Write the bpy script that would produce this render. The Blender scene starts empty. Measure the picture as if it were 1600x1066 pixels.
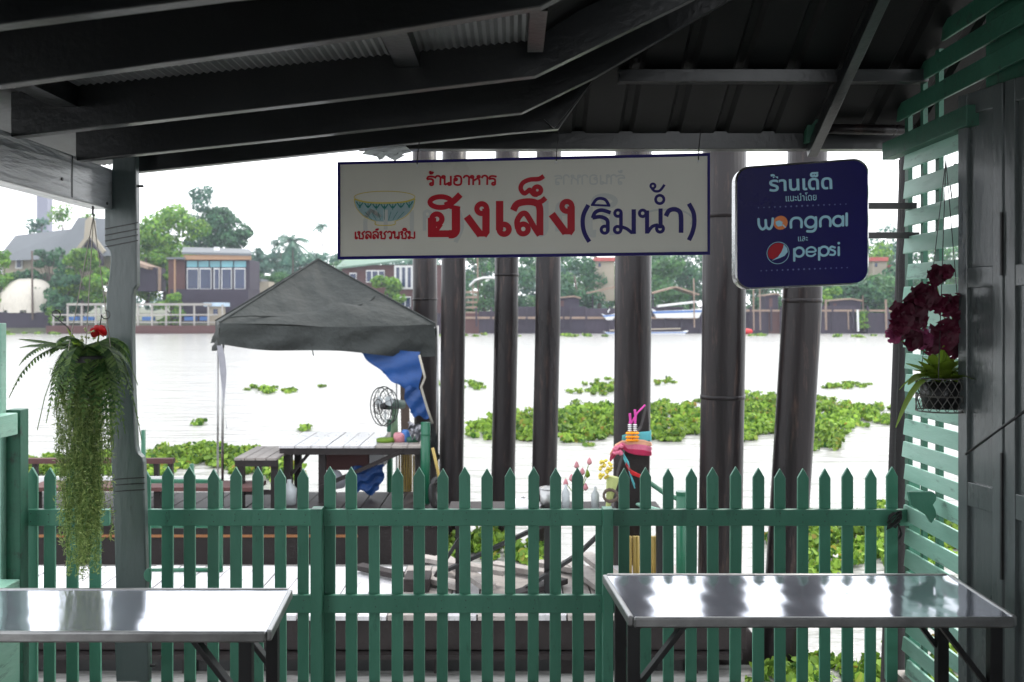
import bpy, math, random
import numpy as np
from mathutils import Vector, Matrix
random.seed(7); RNG = np.random.default_rng(7)
S = bpy.context.scene; COL = S.collection; R = math.radians
F = 1500.0; HY = 490.0; EYE = 1.8; WATER = -1.2

# ------------------------------------------------------------------ camera, sky, sun, exposure
cam = bpy.data.cameras.new('camera'); cam.lens = 36 * F / 1600; cam.sensor_width = 36
cam.shift_y = -(533 - HY) / 1600; cam.clip_start = 0.05; cam.clip_end = 3000
cam.dof.use_dof = True; cam.dof.focus_distance = 4.8; cam.dof.aperture_fstop = 3.5
co = bpy.data.objects.new('camera', cam); COL.objects.link(co)
co.location = (0, 0, EYE); co.rotation_euler = (R(90), 0, 0); S.camera = co
W = bpy.data.worlds.new('World'); S.world = W; W.use_nodes = True
nt = W.node_tree; bg = nt.nodes['Background']
sky = nt.nodes.new('ShaderNodeTexSky'); sky.sky_type = 'NISHITA'; sky.sun_disc = False
SUN_EL, SUN_AZ = R(52), R(35)            # azimuth clockwise from +Y
sky.sun_elevation = SUN_EL; sky.sun_rotation = SUN_AZ; sky.dust_density = 4; sky.air_density = 1.4
mx = nt.nodes.new('ShaderNodeMixRGB'); mx.inputs[0].default_value = 0.86
mx.inputs[2].default_value = (11.3, 11.6, 12.0, 1)      # overcast cloud layer over the clear sky
nt.links.new(sky.outputs[0], mx.inputs[1]); nt.links.new(mx.outputs[0], bg.inputs[0])
bg.inputs[1].default_value = 0.115
sl = bpy.data.lights.new('sun', 'SUN'); sl.energy = 1.1; sl.angle = R(12); sl.color = (1, .96, .88)
so = bpy.data.objects.new('sun', sl); COL.objects.link(so)
sd = Vector((math.sin(SUN_AZ) * math.cos(SUN_EL), math.cos(SUN_AZ) * math.cos(SUN_EL), math.sin(SUN_EL)))
so.rotation_euler = sd.to_track_quat('Z', 'Y').to_euler(); so.location = (30, 20, 60)
S.view_settings.view_transform = 'Standard'; S.view_settings.look = 'None'
S.view_settings.exposure = 1.1; S.view_settings.gamma = 1; S.view_settings.use_curve_mapping = False
S.render.engine = 'CYCLES'; S.cycles.use_denoising = True; S.cycles.max_bounces = 8
S.cycles.sample_clamp_indirect = 6; S.cycles.volume_bounces = 0

# ------------------------------------------------------------------ helpers
def P(px, py, Y): return Vector(((px - 800) * Y / F, Y, EYE - (py - HY) * Y / F))
def XY(px, Y): return (px - 800) * Y / F
def ZZ(py, Y): return EYE - (py - HY) * Y / F
def WY(py): return (EYE - WATER) * F / (py - HY)          # distance of a point on the river seen at row py
def lin(c):
    return tuple(((x / 255) / 12.92 if x <= 10 else (((x / 255) + .055) / 1.055) ** 2.4) for x in c)

MATS = {}
def mat(name, col, rough=.6, var=.25, scale=6, bump=.15, bdist=.01, metal=0, col2=None, stretch=(1, 1, 1), spec=.5, transl=0, detail_scale=40, coat=0, chips=0, chipcol=(.03, .028, .025)):
    m = bpy.data.materials.new(name); m.use_nodes = True; n = m.node_tree; b = n.nodes['Principled BSDF']; L = n.links.new
    tc = n.nodes.new('ShaderNodeTexCoord'); mp = n.nodes.new('ShaderNodeMapping'); mp.inputs['Scale'].default_value = stretch
    L(tc.outputs['Object'], mp.inputs[0])
    a = n.nodes.new('ShaderNodeTexNoise'); a.inputs['Scale'].default_value = scale; a.inputs['Detail'].default_value = 6; a.inputs['Roughness'].default_value = .65
    L(mp.outputs[0], a.inputs['Vector'])
    r = n.nodes.new('ShaderNodeValToRGB'); r.color_ramp.elements[0].position = .32; r.color_ramp.elements[1].position = .68
    c2 = col2 or tuple(x * (1 - var) for x in col)
    r.color_ramp.elements[0].color = (*c2, 1); r.color_ramp.elements[1].color = (*col, 1)
    L(a.outputs[0], r.inputs[0])
    oi = n.nodes.new('ShaderNodeObjectInfo'); mr = n.nodes.new('ShaderNodeMapRange')
    mr.inputs[3].default_value = 1 - var * .5; mr.inputs[4].default_value = 1 + var * .35
    L(oi.outputs['Random'], mr.inputs[0])
    hs = n.nodes.new('ShaderNodeHueSaturation'); L(mr.outputs[0], hs.inputs['Value']); L(r.outputs[0], hs.inputs['Color'])
    csock = hs.outputs[0]
    if chips:
        g1 = n.nodes.new('ShaderNodeTexNoise'); g1.inputs['Scale'].default_value = 17; g1.inputs['Detail'].default_value = 9; g1.inputs['Roughness'].default_value = .75; L(mp.outputs[0], g1.inputs['Vector'])
        va = n.nodes.new('ShaderNodeVectorMath'); va.operation = 'ADD'; L(mp.outputs[0], va.inputs[0]); L(oi.outputs['Location'], va.inputs[1]); L(va.outputs[0], g1.inputs['Vector']); L(va.outputs[0], a.inputs['Vector'])
        gr = n.nodes.new('ShaderNodeValToRGB'); gr.color_ramp.elements[0].position = .60 - .05 * chips; gr.color_ramp.elements[1].position = .66
        gr.color_ramp.elements[1].color = (chips * .8,) * 3 + (1,); gr.color_ramp.elements[0].color = (0, 0, 0, 1); L(g1.outputs[0], gr.inputs[0])
        g2 = n.nodes.new('ShaderNodeMixRGB'); g2.inputs[2].default_value = (*chipcol, 1); L(gr.outputs[0], g2.inputs[0]); L(hs.outputs[0], g2.inputs[1]); csock = g2.outputs[0]
    L(csock, b.inputs['Base Color'])
    d = n.nodes.new('ShaderNodeTexNoise'); d.inputs['Scale'].default_value = detail_scale; d.inputs['Detail'].default_value = 5
    L(mp.outputs[0], d.inputs['Vector'])
    rr = n.nodes.new('ShaderNodeMapRange'); dr = .12 if rough > .2 else .035; rr.inputs[3].default_value = max(.02, rough - dr); rr.inputs[4].default_value = min(1, rough + dr)
    L(a.outputs[0], rr.inputs[0]); L(rr.outputs[0], b.inputs['Roughness'])
    if bump:
        bp = n.nodes.new('ShaderNodeBump'); bp.inputs['Strength'].default_value = bump; bp.inputs['Distance'].default_value = bdist
        L(d.outputs[0], bp.inputs['Height']); L(bp.outputs[0], b.inputs['Normal'])
    b.inputs['Metallic'].default_value = metal; b.inputs['Specular IOR Level'].default_value = spec
    if coat: b.inputs['Coat Weight'].default_value = coat; b.inputs['Coat Roughness'].default_value = .15
    if transl:
        t = n.nodes.new('ShaderNodeBsdfTranslucent'); ms = n.nodes.new('ShaderNodeMixShader'); ms.inputs[0].default_value = transl
        L(hs.outputs[0], t.inputs[0]); L(b.outputs[0], ms.inputs[1]); L(t.outputs[0], ms.inputs[2]); L(ms.outputs[0], n.nodes['Material Output'].inputs[0])
    MATS[name] = m; return m

def leafmat(name, c1, c2, transl=.3, third=None):
    m = bpy.data.materials.new(name); m.use_nodes = True; n = m.node_tree; b = n.nodes['Principled BSDF']; L = n.links.new
    g = n.nodes.new('ShaderNodeNewGeometry'); r = n.nodes.new('ShaderNodeValToRGB')
    r.color_ramp.elements[0].color = (*c1, 1); r.color_ramp.elements[1].color = (*c2, 1)
    if third: e = r.color_ramp.elements.new(.93); e.color = (*c2, 1); r.color_ramp.elements[2].color = (*third, 1)
    L(g.outputs['Random Per Island'], r.inputs[0])
    tc = n.nodes.new('ShaderNodeTexCoord'); a = n.nodes.new('ShaderNodeTexNoise'); a.inputs['Scale'].default_value = .35
    L(tc.outputs['Object'], a.inputs['Vector']); mr = n.nodes.new('ShaderNodeMapRange'); mr.inputs[1].default_value = .3; mr.inputs[2].default_value = .7
    mr.inputs[3].default_value = .65; mr.inputs[4].default_value = 1.3; L(a.outputs[0], mr.inputs[0])
    hs = n.nodes.new('ShaderNodeHueSaturation'); L(mr.outputs[0], hs.inputs['Value']); L(r.outputs[0], hs.inputs['Color'])
    L(hs.outputs[0], b.inputs['Base Color']); b.inputs['Roughness'].default_value = .55; b.inputs['Specular IOR Level'].default_value = .25
    t = n.nodes.new('ShaderNodeBsdfTranslucent'); ms = n.nodes.new('ShaderNodeMixShader'); ms.inputs[0].default_value = transl
    L(hs.outputs[0], t.inputs[0]); L(b.outputs[0], ms.inputs[1]); L(t.outputs[0], ms.inputs[2]); L(ms.outputs[0], n.nodes['Material Output'].inputs[0])
    return m

class MB:
    def __init__(s): s.v = []; s.f = []
    def add(s, vs, fs):
        k = len(s.v); s.v += [Vector(p) for p in vs]; s.f += [tuple(i + k for i in f) for f in fs]; return s
    def box(s, x0, x1, y0, y1, z0, z1):
        return s.add([(x, y, z) for z in (z0, z1) for y in (y0, y1) for x in (x0, x1)],
                     [(0, 2, 3, 1), (4, 5, 7, 6), (0, 1, 5, 4), (2, 6, 7, 3), (0, 4, 6, 2), (1, 3, 7, 5)])
    def beam(s, a, b, w, h, up=(0, 0, 1)):              # w sideways, h along up, centred on a-b
        a = Vector(a); b = Vector(b); d = (b - a).normalized(); sd = d.cross(Vector(up)).normalized(); u = sd.cross(d)
        vs = []
        for p in (a, b):
            for i, j in ((-1, -1), (1, -1), (1, 1), (-1, 1)): vs.append(p + sd * (w / 2 * i) + u * (h / 2 * j))
        return s.add(vs, [(0, 1, 2, 3), (7, 6, 5, 4), (0, 4, 5, 1), (1, 5, 6, 2), (2, 6, 7, 3), (3, 7, 4, 0)])
    def tube(s, pts, r, n=8, r2=None, cap=True):
        pts = [Vector(p) for p in pts]; k = len(s.v); m = len(pts)
        for i, p in enumerate(pts):
            d = (pts[min(i + 1, m - 1)] - pts[max(i - 1, 0)]).normalized()
            a = d.cross(Vector((0, 0, 1))) if abs(d.z) < .9 else d.cross(Vector((0, 1, 0)))
            a.normalize(); b = d.cross(a)
            rr = r if r2 is None else r + (r2 - r) * i / max(1, m - 1)
            if isinstance(r, (list, tuple)): rr = r[i]
            for j in range(n):
                t = 2 * math.pi * j / n; s.v.append(p + (a * math.cos(t) + b * math.sin(t)) * rr)
        for i in range(m - 1):
            for j in range(n):
                q = (j + 1) % n; s.f.append((k + i * n + j, k + i * n + q, k + (i + 1) * n + q, k + (i + 1) * n + j))
        if cap: s.f.append(tuple(k + j for j in range(n))[::-1]); s.f.append(tuple(k + (m - 1) * n + j for j in range(n)))
        return s
    def lathe(s, c, prof, n=20, axis='z'):
        k = len(s.v); c = Vector(c)
        for r, z in prof:
            for j in range(n):
                t = 2 * math.pi * j / n
                o = Vector((r * math.cos(t), r * math.sin(t), z)) if axis == 'z' else Vector((r * math.cos(t), z, r * math.sin(t)))
                s.v.append(c + o)
        for i in range(len(prof) - 1):
            for j in range(n):
                q = (j + 1) % n; s.f.append((k + i * n + j, k + i * n + q, k + (i + 1) * n + q, k + (i + 1) * n + j))
        return s
    def prism(s, poly, y0, y1):                          # poly in x,z extruded along y
        n = len(poly)
        vs = [(x, y0, z) for x, z in poly] + [(x, y1, z) for x, z in poly]
        return s.add(vs, [tuple(range(n)), tuple(range(2 * n - 1, n - 1, -1))] + [(i, i + n, (i + 1) % n + n, (i + 1) % n) for i in range(n)])
    def ppoly(s, pp, Y, th):                             # photo outline -> solid at distance Y
        return s.prism([(XY(a, Y), ZZ(b, Y)) for a, b in pp], Y, Y + th)

def link(o, parent=None, world=True):
    COL.objects.link(o)
    if parent is not None: o.parent = parent
    return o
def wloc(o):
    v = Vector(o.location)
    while o.parent: o = o.parent; v += Vector(o.location)
    return v
def mesh(name, mb, m, smooth=False):
    me = bpy.data.meshes.new(name); me.from_pydata([tuple(p) for p in mb.v], [], mb.f); me.materials.append(m)
    if smooth: me.polygons.foreach_set('use_smooth', [True] * len(me.polygons))
    me.update(); return me
def part(parent, name, mb, m, smooth=False, bevel=0, label=None, stuff=False):
    o0 = wloc(parent) if parent is not None else Vector((0, 0, 0))
    c = sum(mb.v, Vector()) / len(mb.v)
    me_mb = MB(); me_mb.v = [p - c for p in mb.v]; me_mb.f = mb.f
    o = bpy.data.objects.new(name, mesh(name, me_mb, m, smooth)); o.location = c - o0
    link(o, parent)
    if bevel:
        bm = o.modifiers.new('bevel', 'BEVEL'); bm.width = bevel; bm.segments = 2; bm.limit_method = 'ANGLE'; bm.harden_normals = False
    if label: o['label'] = label
    if stuff: o['kind'] = 'stuff'
    return o
def tag(o, label, cat, group=None, kind=None):
    if label: o['label'] = label
    if cat: o['category'] = cat
    if group: o['group'] = group
    if kind: o['kind'] = kind
    return o
def thing(name, label, cat, loc, group=None):
    o = bpy.data.objects.new(name, None); o.location = loc; o.empty_display_size = .1; COL.objects.link(o); return tag(o, label, cat, group)
def solo(name, mb, m, label, cat, group=None, kind=None, **k):
    return tag(part(None, name, mb, m, **k), label, cat, group, kind)
def piece(parent, name, me, loc, rot=(0, 0, 0), scale=(1, 1, 1), bevel=0):
    o = bpy.data.objects.new(name, me); o.location = Vector(loc) - (wloc(parent) if parent else Vector()); o.rotation_euler = rot; o.scale = scale
    link(o, parent)
    if bevel:
        bm = o.modifiers.new('bevel', 'BEVEL'); bm.width = bevel; bm.segments = 2; bm.limit_method = 'ANGLE'
    return o
def npmesh(name, V, Fq, m):                              # V (n,3), Fq (k,4 or 3)
    me = bpy.data.meshes.new(name); k = Fq.shape[1]
    me.vertices.add(len(V)); me.vertices.foreach_set('co', V.astype(np.float32).ravel())
    me.loops.add(Fq.size); me.loops.foreach_set('vertex_index', Fq.astype(np.int32).ravel())
    me.polygons.add(len(Fq)); me.polygons.foreach_set('loop_start', np.arange(len(Fq), dtype=np.int32) * k)
    me.materials.append(m); me.update(calc_edges=True); me.validate(); return me
def npobj(parent, name, V, Fq, m, stuff=False):
    c = V.mean(0); o = bpy.data.objects.new(name, npmesh(name, V - c, Fq, m))
    o.location = Vector(c) - (wloc(parent) if parent is not None else Vector()); link(o, parent)
    if stuff: o['kind'] = 'stuff'
    return o
def leaves(C, N, size, aspect=.55, shape='diamond'):
    """leaf-sized faces at points C with approximate normals N"""
    n = len(C); N = N / (np.linalg.norm(N, axis=1, keepdims=True) + 1e-9)
    a = np.cross(N, RNG.normal(size=(n, 3))); a /= np.linalg.norm(a, axis=1, keepdims=True) + 1e-9
    b = np.cross(N, a); s = (size * RNG.uniform(.6, 1.35, size=(n, 1)))
    if shape == 'round':
        k = 6; ang = [i * 2 * math.pi / k for i in range(k)]
        w = RNG.uniform(.35, 1.0, size=(n, 1)); V = np.stack([C + a * s * math.cos(t) * (1.25 if math.cos(t) > .9 else 1) + b * s * math.sin(t) * w for t in ang], 1)
        return V.reshape(-1, 3), np.arange(n * k).reshape(n, k)
    V = np.stack([C - a * s, C - b * s * aspect, C + a * s, C + b * s * aspect], 1)
    return V.reshape(-1, 3), np.arange(n * 4).reshape(n, 4)

# ------------------------------------------------------------------ materials
GREY = mat('painted_grey_green_wood', lin((78, 92, 90)), .34, .18, 3, .25, col2=lin((62, 76, 76)), stretch=(1, 1, .25), coat=.35, chips=.5)
BEAMG = mat('glossy_grey_beam_paint', lin((160, 164, 170)), .33, .2, 4, 1, bdist=.03, spec=.9, stretch=(1, .15, 1), coat=.6, detail_scale=22, chips=.5)
RAFT = mat('dark_grey_rafter_paint', lin((27, 30, 32)), .33, .25, 4, .2, coat=.25, chips=.4)
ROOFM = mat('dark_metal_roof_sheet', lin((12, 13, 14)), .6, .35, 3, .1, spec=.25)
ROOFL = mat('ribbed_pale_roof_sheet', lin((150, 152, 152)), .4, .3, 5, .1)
FENCE = mat('green_fence_paint', lin((74, 136, 113)), .42, .24, 2.2, .25, col2=lin((60, 118, 97)), stretch=(1, 1, .3), chips=.55, chipcol=lin((40, 74, 60)))
TEAL = mat('pale_teal_slat_paint', lin((168, 208, 192)), .38, .25, 5, .3, col2=lin((136, 190, 170)), stretch=(1, .2, 1), chips=.7)
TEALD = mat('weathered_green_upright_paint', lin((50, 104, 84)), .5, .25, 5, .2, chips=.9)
DOORM = mat('dark_green_grey_door_paint', lin((86, 94, 94)), .3, .2, 3, .3, stretch=(1, 1, .25), coat=.5, chips=.5)
STEEL = mat('brushed_stainless_steel', (.60, .63, .72), .085, .14, 3, .045, metal=.72, stretch=(.4, 1, 1), detail_scale=12)
STEELE = mat('worn_steel_edge', (.42, .42, .42), .38, .3, 8, .1, metal=1)
BLACK = mat('black_painted_steel', (.012, .012, .013), .4, .3, 8, .05)
FLOORM = mat('worn_floor_boards', lin((104, 98, 92)), .6, .3, 3, .2)
PILE = mat('rusty_steel_pile', lin((36, 31, 32)), .3, .45, 2.5, .45, spec=.22, col2=lin((20, 17, 19)), stretch=(1, 1, .12), detail_scale=30, chips=1, chipcol=lin((66, 52, 47)))
PILE2 = mat('concrete_pole_grey', lin((46, 43, 45)), .75, .3, 6, .4)
DARKW = mat('dark_wet_timber', spec=.3, col=lin((44, 38, 38)), rough=.6, var=.4, scale=5, bump=.3)
GREYW = mat('weathered_grey_planks', lin((168, 160, 155)), .6, .35, 5, .3, stretch=(1, 4, 1), chips=.9)
DECKW = mat('wet_pale_deck_boards', lin((205, 203, 206)), .3, .25, 4, .2, stretch=(4, 1, 1), chips=.9)
TENT = mat('dark_grey_tent_canvas', lin((60, 63, 62)), .8, .2, 1.6, .9, bdist=.1, spec=.2, detail_scale=3.5)
TARP = mat('blue_tarpaulin', lin((22, 78, 150)), .5, .3, 4, .3, transl=.15)
GREENP = mat('green_steel_pipe', lin((12, 88, 62)), .35, .15, 4, .05)
WHITE = mat('white_paint', (.72, .72, .72), .5, .12, 4, .05)
RAG = mat('grey_cloth_rag', lin((150, 150, 158)), .9, .2, 10, .2)
BAMBOO = mat('yellow_bamboo', lin((186, 160, 84)), .5, .3, 6, .2, stretch=(1, 1, .3))
ROPE = mat('dark_cord', (.02, .02, .02), .7, .2, 8, .0)
PALE = mat('pale_cord', lin((170, 165, 155)), .8, .2, 8, .0)
SIGNW = mat('off_white_sign_board', lin((214, 213, 202)), .3, .06, 2, .02, transl=.1)
REDP = mat('red_sign_print', lin((178, 10, 34)), .4, .04, 2, 0, spec=.25)
NAVYP = mat('navy_sign_print', lin((24, 12, 100)), .4, .04, 2, 0, spec=.2)
GHOST = mat('faint_show_through_print', lin((190, 193, 188)), .3, .04, 2, 0)
NAVYF = mat('navy_sign_face', lin((8, 3, 88)), .3, .06, 2, 0, spec=.15)
SKYP = mat('pale_blue_print', lin((165, 215, 235)), .4, .04, 2, 0)
DIMP = mat('dim_blue_print', lin((90, 105, 165)), .4, .04, 2, 0)
ORANGE = mat('orange_print', lin((235, 130, 60)), .4, .04, 2, 0)
CHROME = mat('pale_metal_rim', (.62, .62, .64), .25, .1, 4, 0, metal=1)
YELL = mat('yellow_print', lin((206, 186, 70)), .5, .1, 4, 0)
BOWLB = mat('bowl_blue_grey_print', lin((150, 178, 182)), .5, .12, 30, 0)
BOWLG = mat('bowl_green_print', lin((30, 120, 110)), .5, .1, 30, 0)
PINK = mat('pink_cloth', lin((226, 70, 140)), .8, .2, 10, .1)
CYAN = mat('turquoise_cloth', lin((100, 190, 200)), .8, .2, 10, .1)
MAGENTA = mat('magenta_ribbon', lin((214, 74, 168)), .8, .2, 10, .1)
MARI = mat('orange_marigold', lin((250, 160, 20)), .7, .2, 30, .4)
REDF = mat('red_flower', lin((215, 20, 30)), .5, .3, 8, .2)
PURP = mat('dark_burgundy_petal', lin((104, 12, 52)), .5, .6, 9, .3, transl=.2)
PURPL = mat('pink_mauve_petal', lin((150, 60, 104)), .55, .3, 9, .2, transl=.25)
GLASSY = mat('clear_plastic', (.6, .64, .66), .12, .1, 4, 0, transl=.3)
L_FERN = leafmat('fern_leaf', lin((50, 84, 42)), lin((112, 140, 76)), .4)
L_STR = leafmat('strand_leaf', lin((74, 108, 56)), lin((168, 184, 116)), .45)
L_ORC = leafmat('orchid_leaf', lin((60, 96, 30)), lin((150, 176, 60)), .4)
L_HYA = leafmat('hyacinth_leaf', lin((36, 80, 24)), lin((150, 182, 74)), .35, third=lin((150, 120, 62)))
L_T1 = leafmat('bright_tree_leaf', lin((60, 112, 44)), lin((130, 168, 60)), .3)
L_T2 = leafmat('mid_tree_leaf', lin((56, 100, 66)), lin((98, 142, 82)), .3)
L_T3 = leafmat('haze_tinted_tree_leaf', lin((66, 104, 92)), lin((102, 140, 118)), .3)  # blue tint puts distance haze into the leaf colour
L_T4 = leafmat('dark_tree_leaf', lin((44, 82, 64)), lin((78, 122, 80)), .25)
BARK = mat('grey_brown_bark', lin((96, 82, 74)), .8, .3, 6, .3)

# ------------------------------------------------------------------ the river, the bed and the far bank
def river():
    m = bpy.data.materials.new('river_water'); m.use_nodes = True; n = m.node_tree; b = n.nodes['Principled BSDF']; L = n.links.new
    tc = n.nodes.new('ShaderNodeTexCoord'); mp = n.nodes.new('ShaderNodeMapping'); mp.inputs['Scale'].default_value = (.55, 1.6, 1); L(tc.outputs['Object'], mp.inputs[0])
    a = n.nodes.new('ShaderNodeTexNoise'); a.inputs['Scale'].default_value = 1.3; a.inputs['Detail'].default_value = 5; L(mp.outputs[0], a.inputs['Vector'])
    c = n.nodes.new('ShaderNodeTexNoise'); c.inputs['Scale'].default_value = .12; c.inputs['Detail'].default_value = 3; L(mp.outputs[0], c.inputs['Vector'])
    ad = n.nodes.new('ShaderNodeMath'); ad.operation = 'MULTIPLY_ADD'; ad.inputs[1].default_value = 2; L(c.outputs[0], ad.inputs[0]); L(a.outputs[0], ad.inputs[2])
    bp = n.nodes.new('ShaderNodeBump'); bp.inputs['Strength'].default_value = .7; bp.inputs['Distance'].default_value = .22; L(ad.outputs[0], bp.inputs['Height']); L(bp.outputs[0], b.inputs['Normal'])
    b.inputs['Base Color'].default_value = (.31, .305, .29, 1); b.inputs['Roughness'].default_value = .2; b.inputs['IOR'].default_value = 1.33
    nx, ny = 2, 2
    mb = MB().box(-500, 500, -30, 145, WATER - .3, WATER)
    solo('river_water', mb, m, None, None, kind='structure')
river()
solo('far_bank_ground', MB().add([(-500, 144.5, WATER), (500, 144.5, WATER), (500, 148, WATER + 1.4), (-500, 148, WATER + 1.4), (500, 420, 5), (-500, 420, 5), (-500, 420, -2), (500, 420, -2), (-500, 144.5, -2), (500, 144.5, -2)],
     [(0, 1, 2, 3), (3, 2, 4, 5), (5, 4, 7, 6), (8, 9, 1, 0), (6, 7, 9, 8)]), mat('bank_earth', lin((96, 100, 78)), .9, .3, .3, .3), None, None, kind='structure')

# ------------------------------------------------------------------ trees
def tree_crown(blobs, n, size, lm, root, name='crown'):
    """blobs: (centre, radii) list; leaf faces spread through each blob, denser near its skin"""
    Cs, Ns = [], []; vol = np.array([b[1][0] * b[1][2] for b in blobs]); vol = vol / vol.sum()
    for (c, r), w in zip(blobs, vol):
        k = max(12, int(n * w)); d = RNG.normal(size=(k, 3)); d /= np.linalg.norm(d, axis=1, keepdims=True)
        rr = RNG.uniform(.45, 1.08, size=(k, 1)) ** .6
        Cs.append(np.array(c) + d * rr * np.array(r)); Ns.append(d + RNG.normal(size=(k, 3)) * .7 + np.array((0, 0, .4)))
    V, Fq = leaves(np.concatenate(Cs), np.concatenate(Ns), size, .7); npobj(root, name, V, Fq, lm, stuff=False)
def tree(px, ptop, pbase, hw, Y, lm, label, name='broadleaf_tree', n=2200, size=.3, nb=14, group='trees on the far bank', flat=0, lobes=None):
    base = P(px, pbase, Y); top = ZZ(ptop, Y); H = top - base.z; wX = hw * Y / F
    t = thing(name, label, 'tree', base, group)
    tr = MB().tube([base, base + Vector((wX * .05, 0, H * .35)), base + Vector((-wX * .05, 0, H * .7))], .045 * H ** .8 + .08, 6, .1)
    part(t, 'trunk', tr, BARK, smooth=True)
    lb = MB()
    bl = []; nb = max(nb, int(H / max(wX, .5) * 8)); rb = max(wX, min(H * .3, wX * 1.25))
    for i in range(nb):
        u = random.uniform(-1, 1); v = random.uniform(.14, .92)
        w = (1 - abs(v - .55) * 1.15) if not flat else (1 - abs(v - .8) * .8)
        cx = u * wX * w * .78; cz = base.z + H * v; cy = random.uniform(-.6, .6) * wX * w
        r = random.uniform(.24, .42) * rb
        cz = min(cz, top - r * .62)
        bl.append(((base.x + cx, Y + cy, cz), (r, r, r * (.68 if not flat else .35))))
        if i % 3 == 0: lb.tube([base + Vector((0, 0, H * .35)), Vector(bl[-1][0])], .1, 5, .04)
    part(t, 'limbs', lb, BARK, smooth=True)
    tree_crown(bl, n, size, lm, t); return t
def palm(px, ptop, pbase, hw, Y, label):
    base = P(px, pbase, Y); top = P(px + random.uniform(-4, 4), ptop + hw * .45, Y)
    t = thing('coconut_palm', label, 'palm tree', base, 'coconut palms on the far bank')
    part(t, 'trunk', MB().tube([base, (base + top) / 2 + Vector((.25, 0, 0)), top], .2, 6, .13), BARK, smooth=True)
    L = hw * Y / F; fr = MB()
    for i in range(24):
        a = i * 2.4; el = random.uniform(-.5, 1.1); d = Vector((math.cos(a) * math.cos(el), math.sin(a) * math.cos(el), math.sin(el)))
        pts = [top + d * (L * s) + Vector((0, 0, -L * .55 * s * s)) for s in (0, .25, .5, .75, 1)]
        for p, q in zip(pts[:-1], pts[1:]):
            sd = (q - p).cross(Vector((0, 0, 1))).normalized() * L * .22
            for k in range(3):
                o = p.lerp(q, k / 3); e = p.lerp(q, (k + .95) / 3)
                for sg in (1, -1):
                    tip = o.lerp(e, .5) + sd * sg + Vector((0, 0, -L * .12)); fr.add([o, e, tip + (q - p) * .15], [(0, 1, 2)])
    part(t, 'fronds', fr, L_T3)
B = 'on the far bank'
tree(258, 318, 470, 72, 163, L_T1, 'big round bright green tree behind the glass-fronted house', n=8000, nb=30, size=.34)
tree(230, 372, 475, 42, 157, L_T1, 'yellow-green tree low in front of the big round tree', n=3200, nb=14)
t_ = tree(338, 318, 440, 52, 178, L_T4, 'tall dark green tree with layered boughs rising behind the glass-fronted house', n=6000, nb=26, size=.32)
tree_crown([((XY(a, 178), 178, ZZ(b, 178)), (r, r, .9)) for a, b, r in ((372, 366, 2.6), (384, 364, 1.5), (360, 345, 2), (352, 336, 1.8), (366, 380, 2.6), (344, 330, 2))], 1300, .3, L_T4, t_, 'bough_leaves')
tree_crown([((XY(a, 178), 178, ZZ(b, 178)), (r, r, r)) for a, b, r in ((322, 300, 1.3), (306, 303, 1.3), (315, 318, 1.9))], 700, .3, L_T3, t_, 'treetop_leaves')
tree(98, 312, 440, 24, 200, L_T1, 'slender light green tree with open crown behind the big grey roof', n=1200, nb=10)
tree(60, 335, 440, 22, 190, L_T3, 'pale tree beside the concrete tower behind the grey roof', n=1100, nb=9)
tree(140, 328, 440, 34, 196, L_T1, 'light green tree behind the ridge of the gabled roof', n=1800)
tree(78, 385, 490, 36, 150, L_T4, 'dark bushy tree in front of the grey-roofed house left of the gable', n=2600)
tree(128, 388, 492, 46, 148, L_T1, 'leafy green tree in front of the gabled house beside the carved post', n=4200, nb=18)
tree(100, 430, 495, 44, 147, L_T4, 'dark low bushes under the trees behind the white dome', 'garden_shrub', n=2000)
tree(2, 388, 490, 22, 148, L_T1, 'yellowish tree at the picture edge beside the white dome', n=1500)
tree(88, 478, 508, 18, 145, L_T1, 'small bright shrub just right of the white dome', 'garden_shrub', n=900, nb=6, size=.18)
tree(268, 455, 512, 26, 146, L_T1, 'small yellow-green tree inside the white river railing', n=1500, nb=9, size=.22)
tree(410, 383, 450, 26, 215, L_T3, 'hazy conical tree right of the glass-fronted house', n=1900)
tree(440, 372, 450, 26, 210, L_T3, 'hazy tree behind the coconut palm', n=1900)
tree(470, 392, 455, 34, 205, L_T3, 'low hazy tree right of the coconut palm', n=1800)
tree(425, 425, 470, 34, 180, L_T2, 'green tree peeping over the left slope of the tent', n=1700)
tree(535, 408, 460, 40, 215, L_T2, 'low green trees behind the green-roofed house', n=1600)
tree(606, 432, 500, 34, 150, L_T1, 'yellow-green tree in front of the red-brown house', n=2200)
palm(455, 362, 455, 34, 185, 'coconut palm standing among the hazy trees left of the tent peak')
palm(505, 346, 440, 17, 240, 'distant slender coconut palm between the tent peak and the long sign')
k = 0
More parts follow.
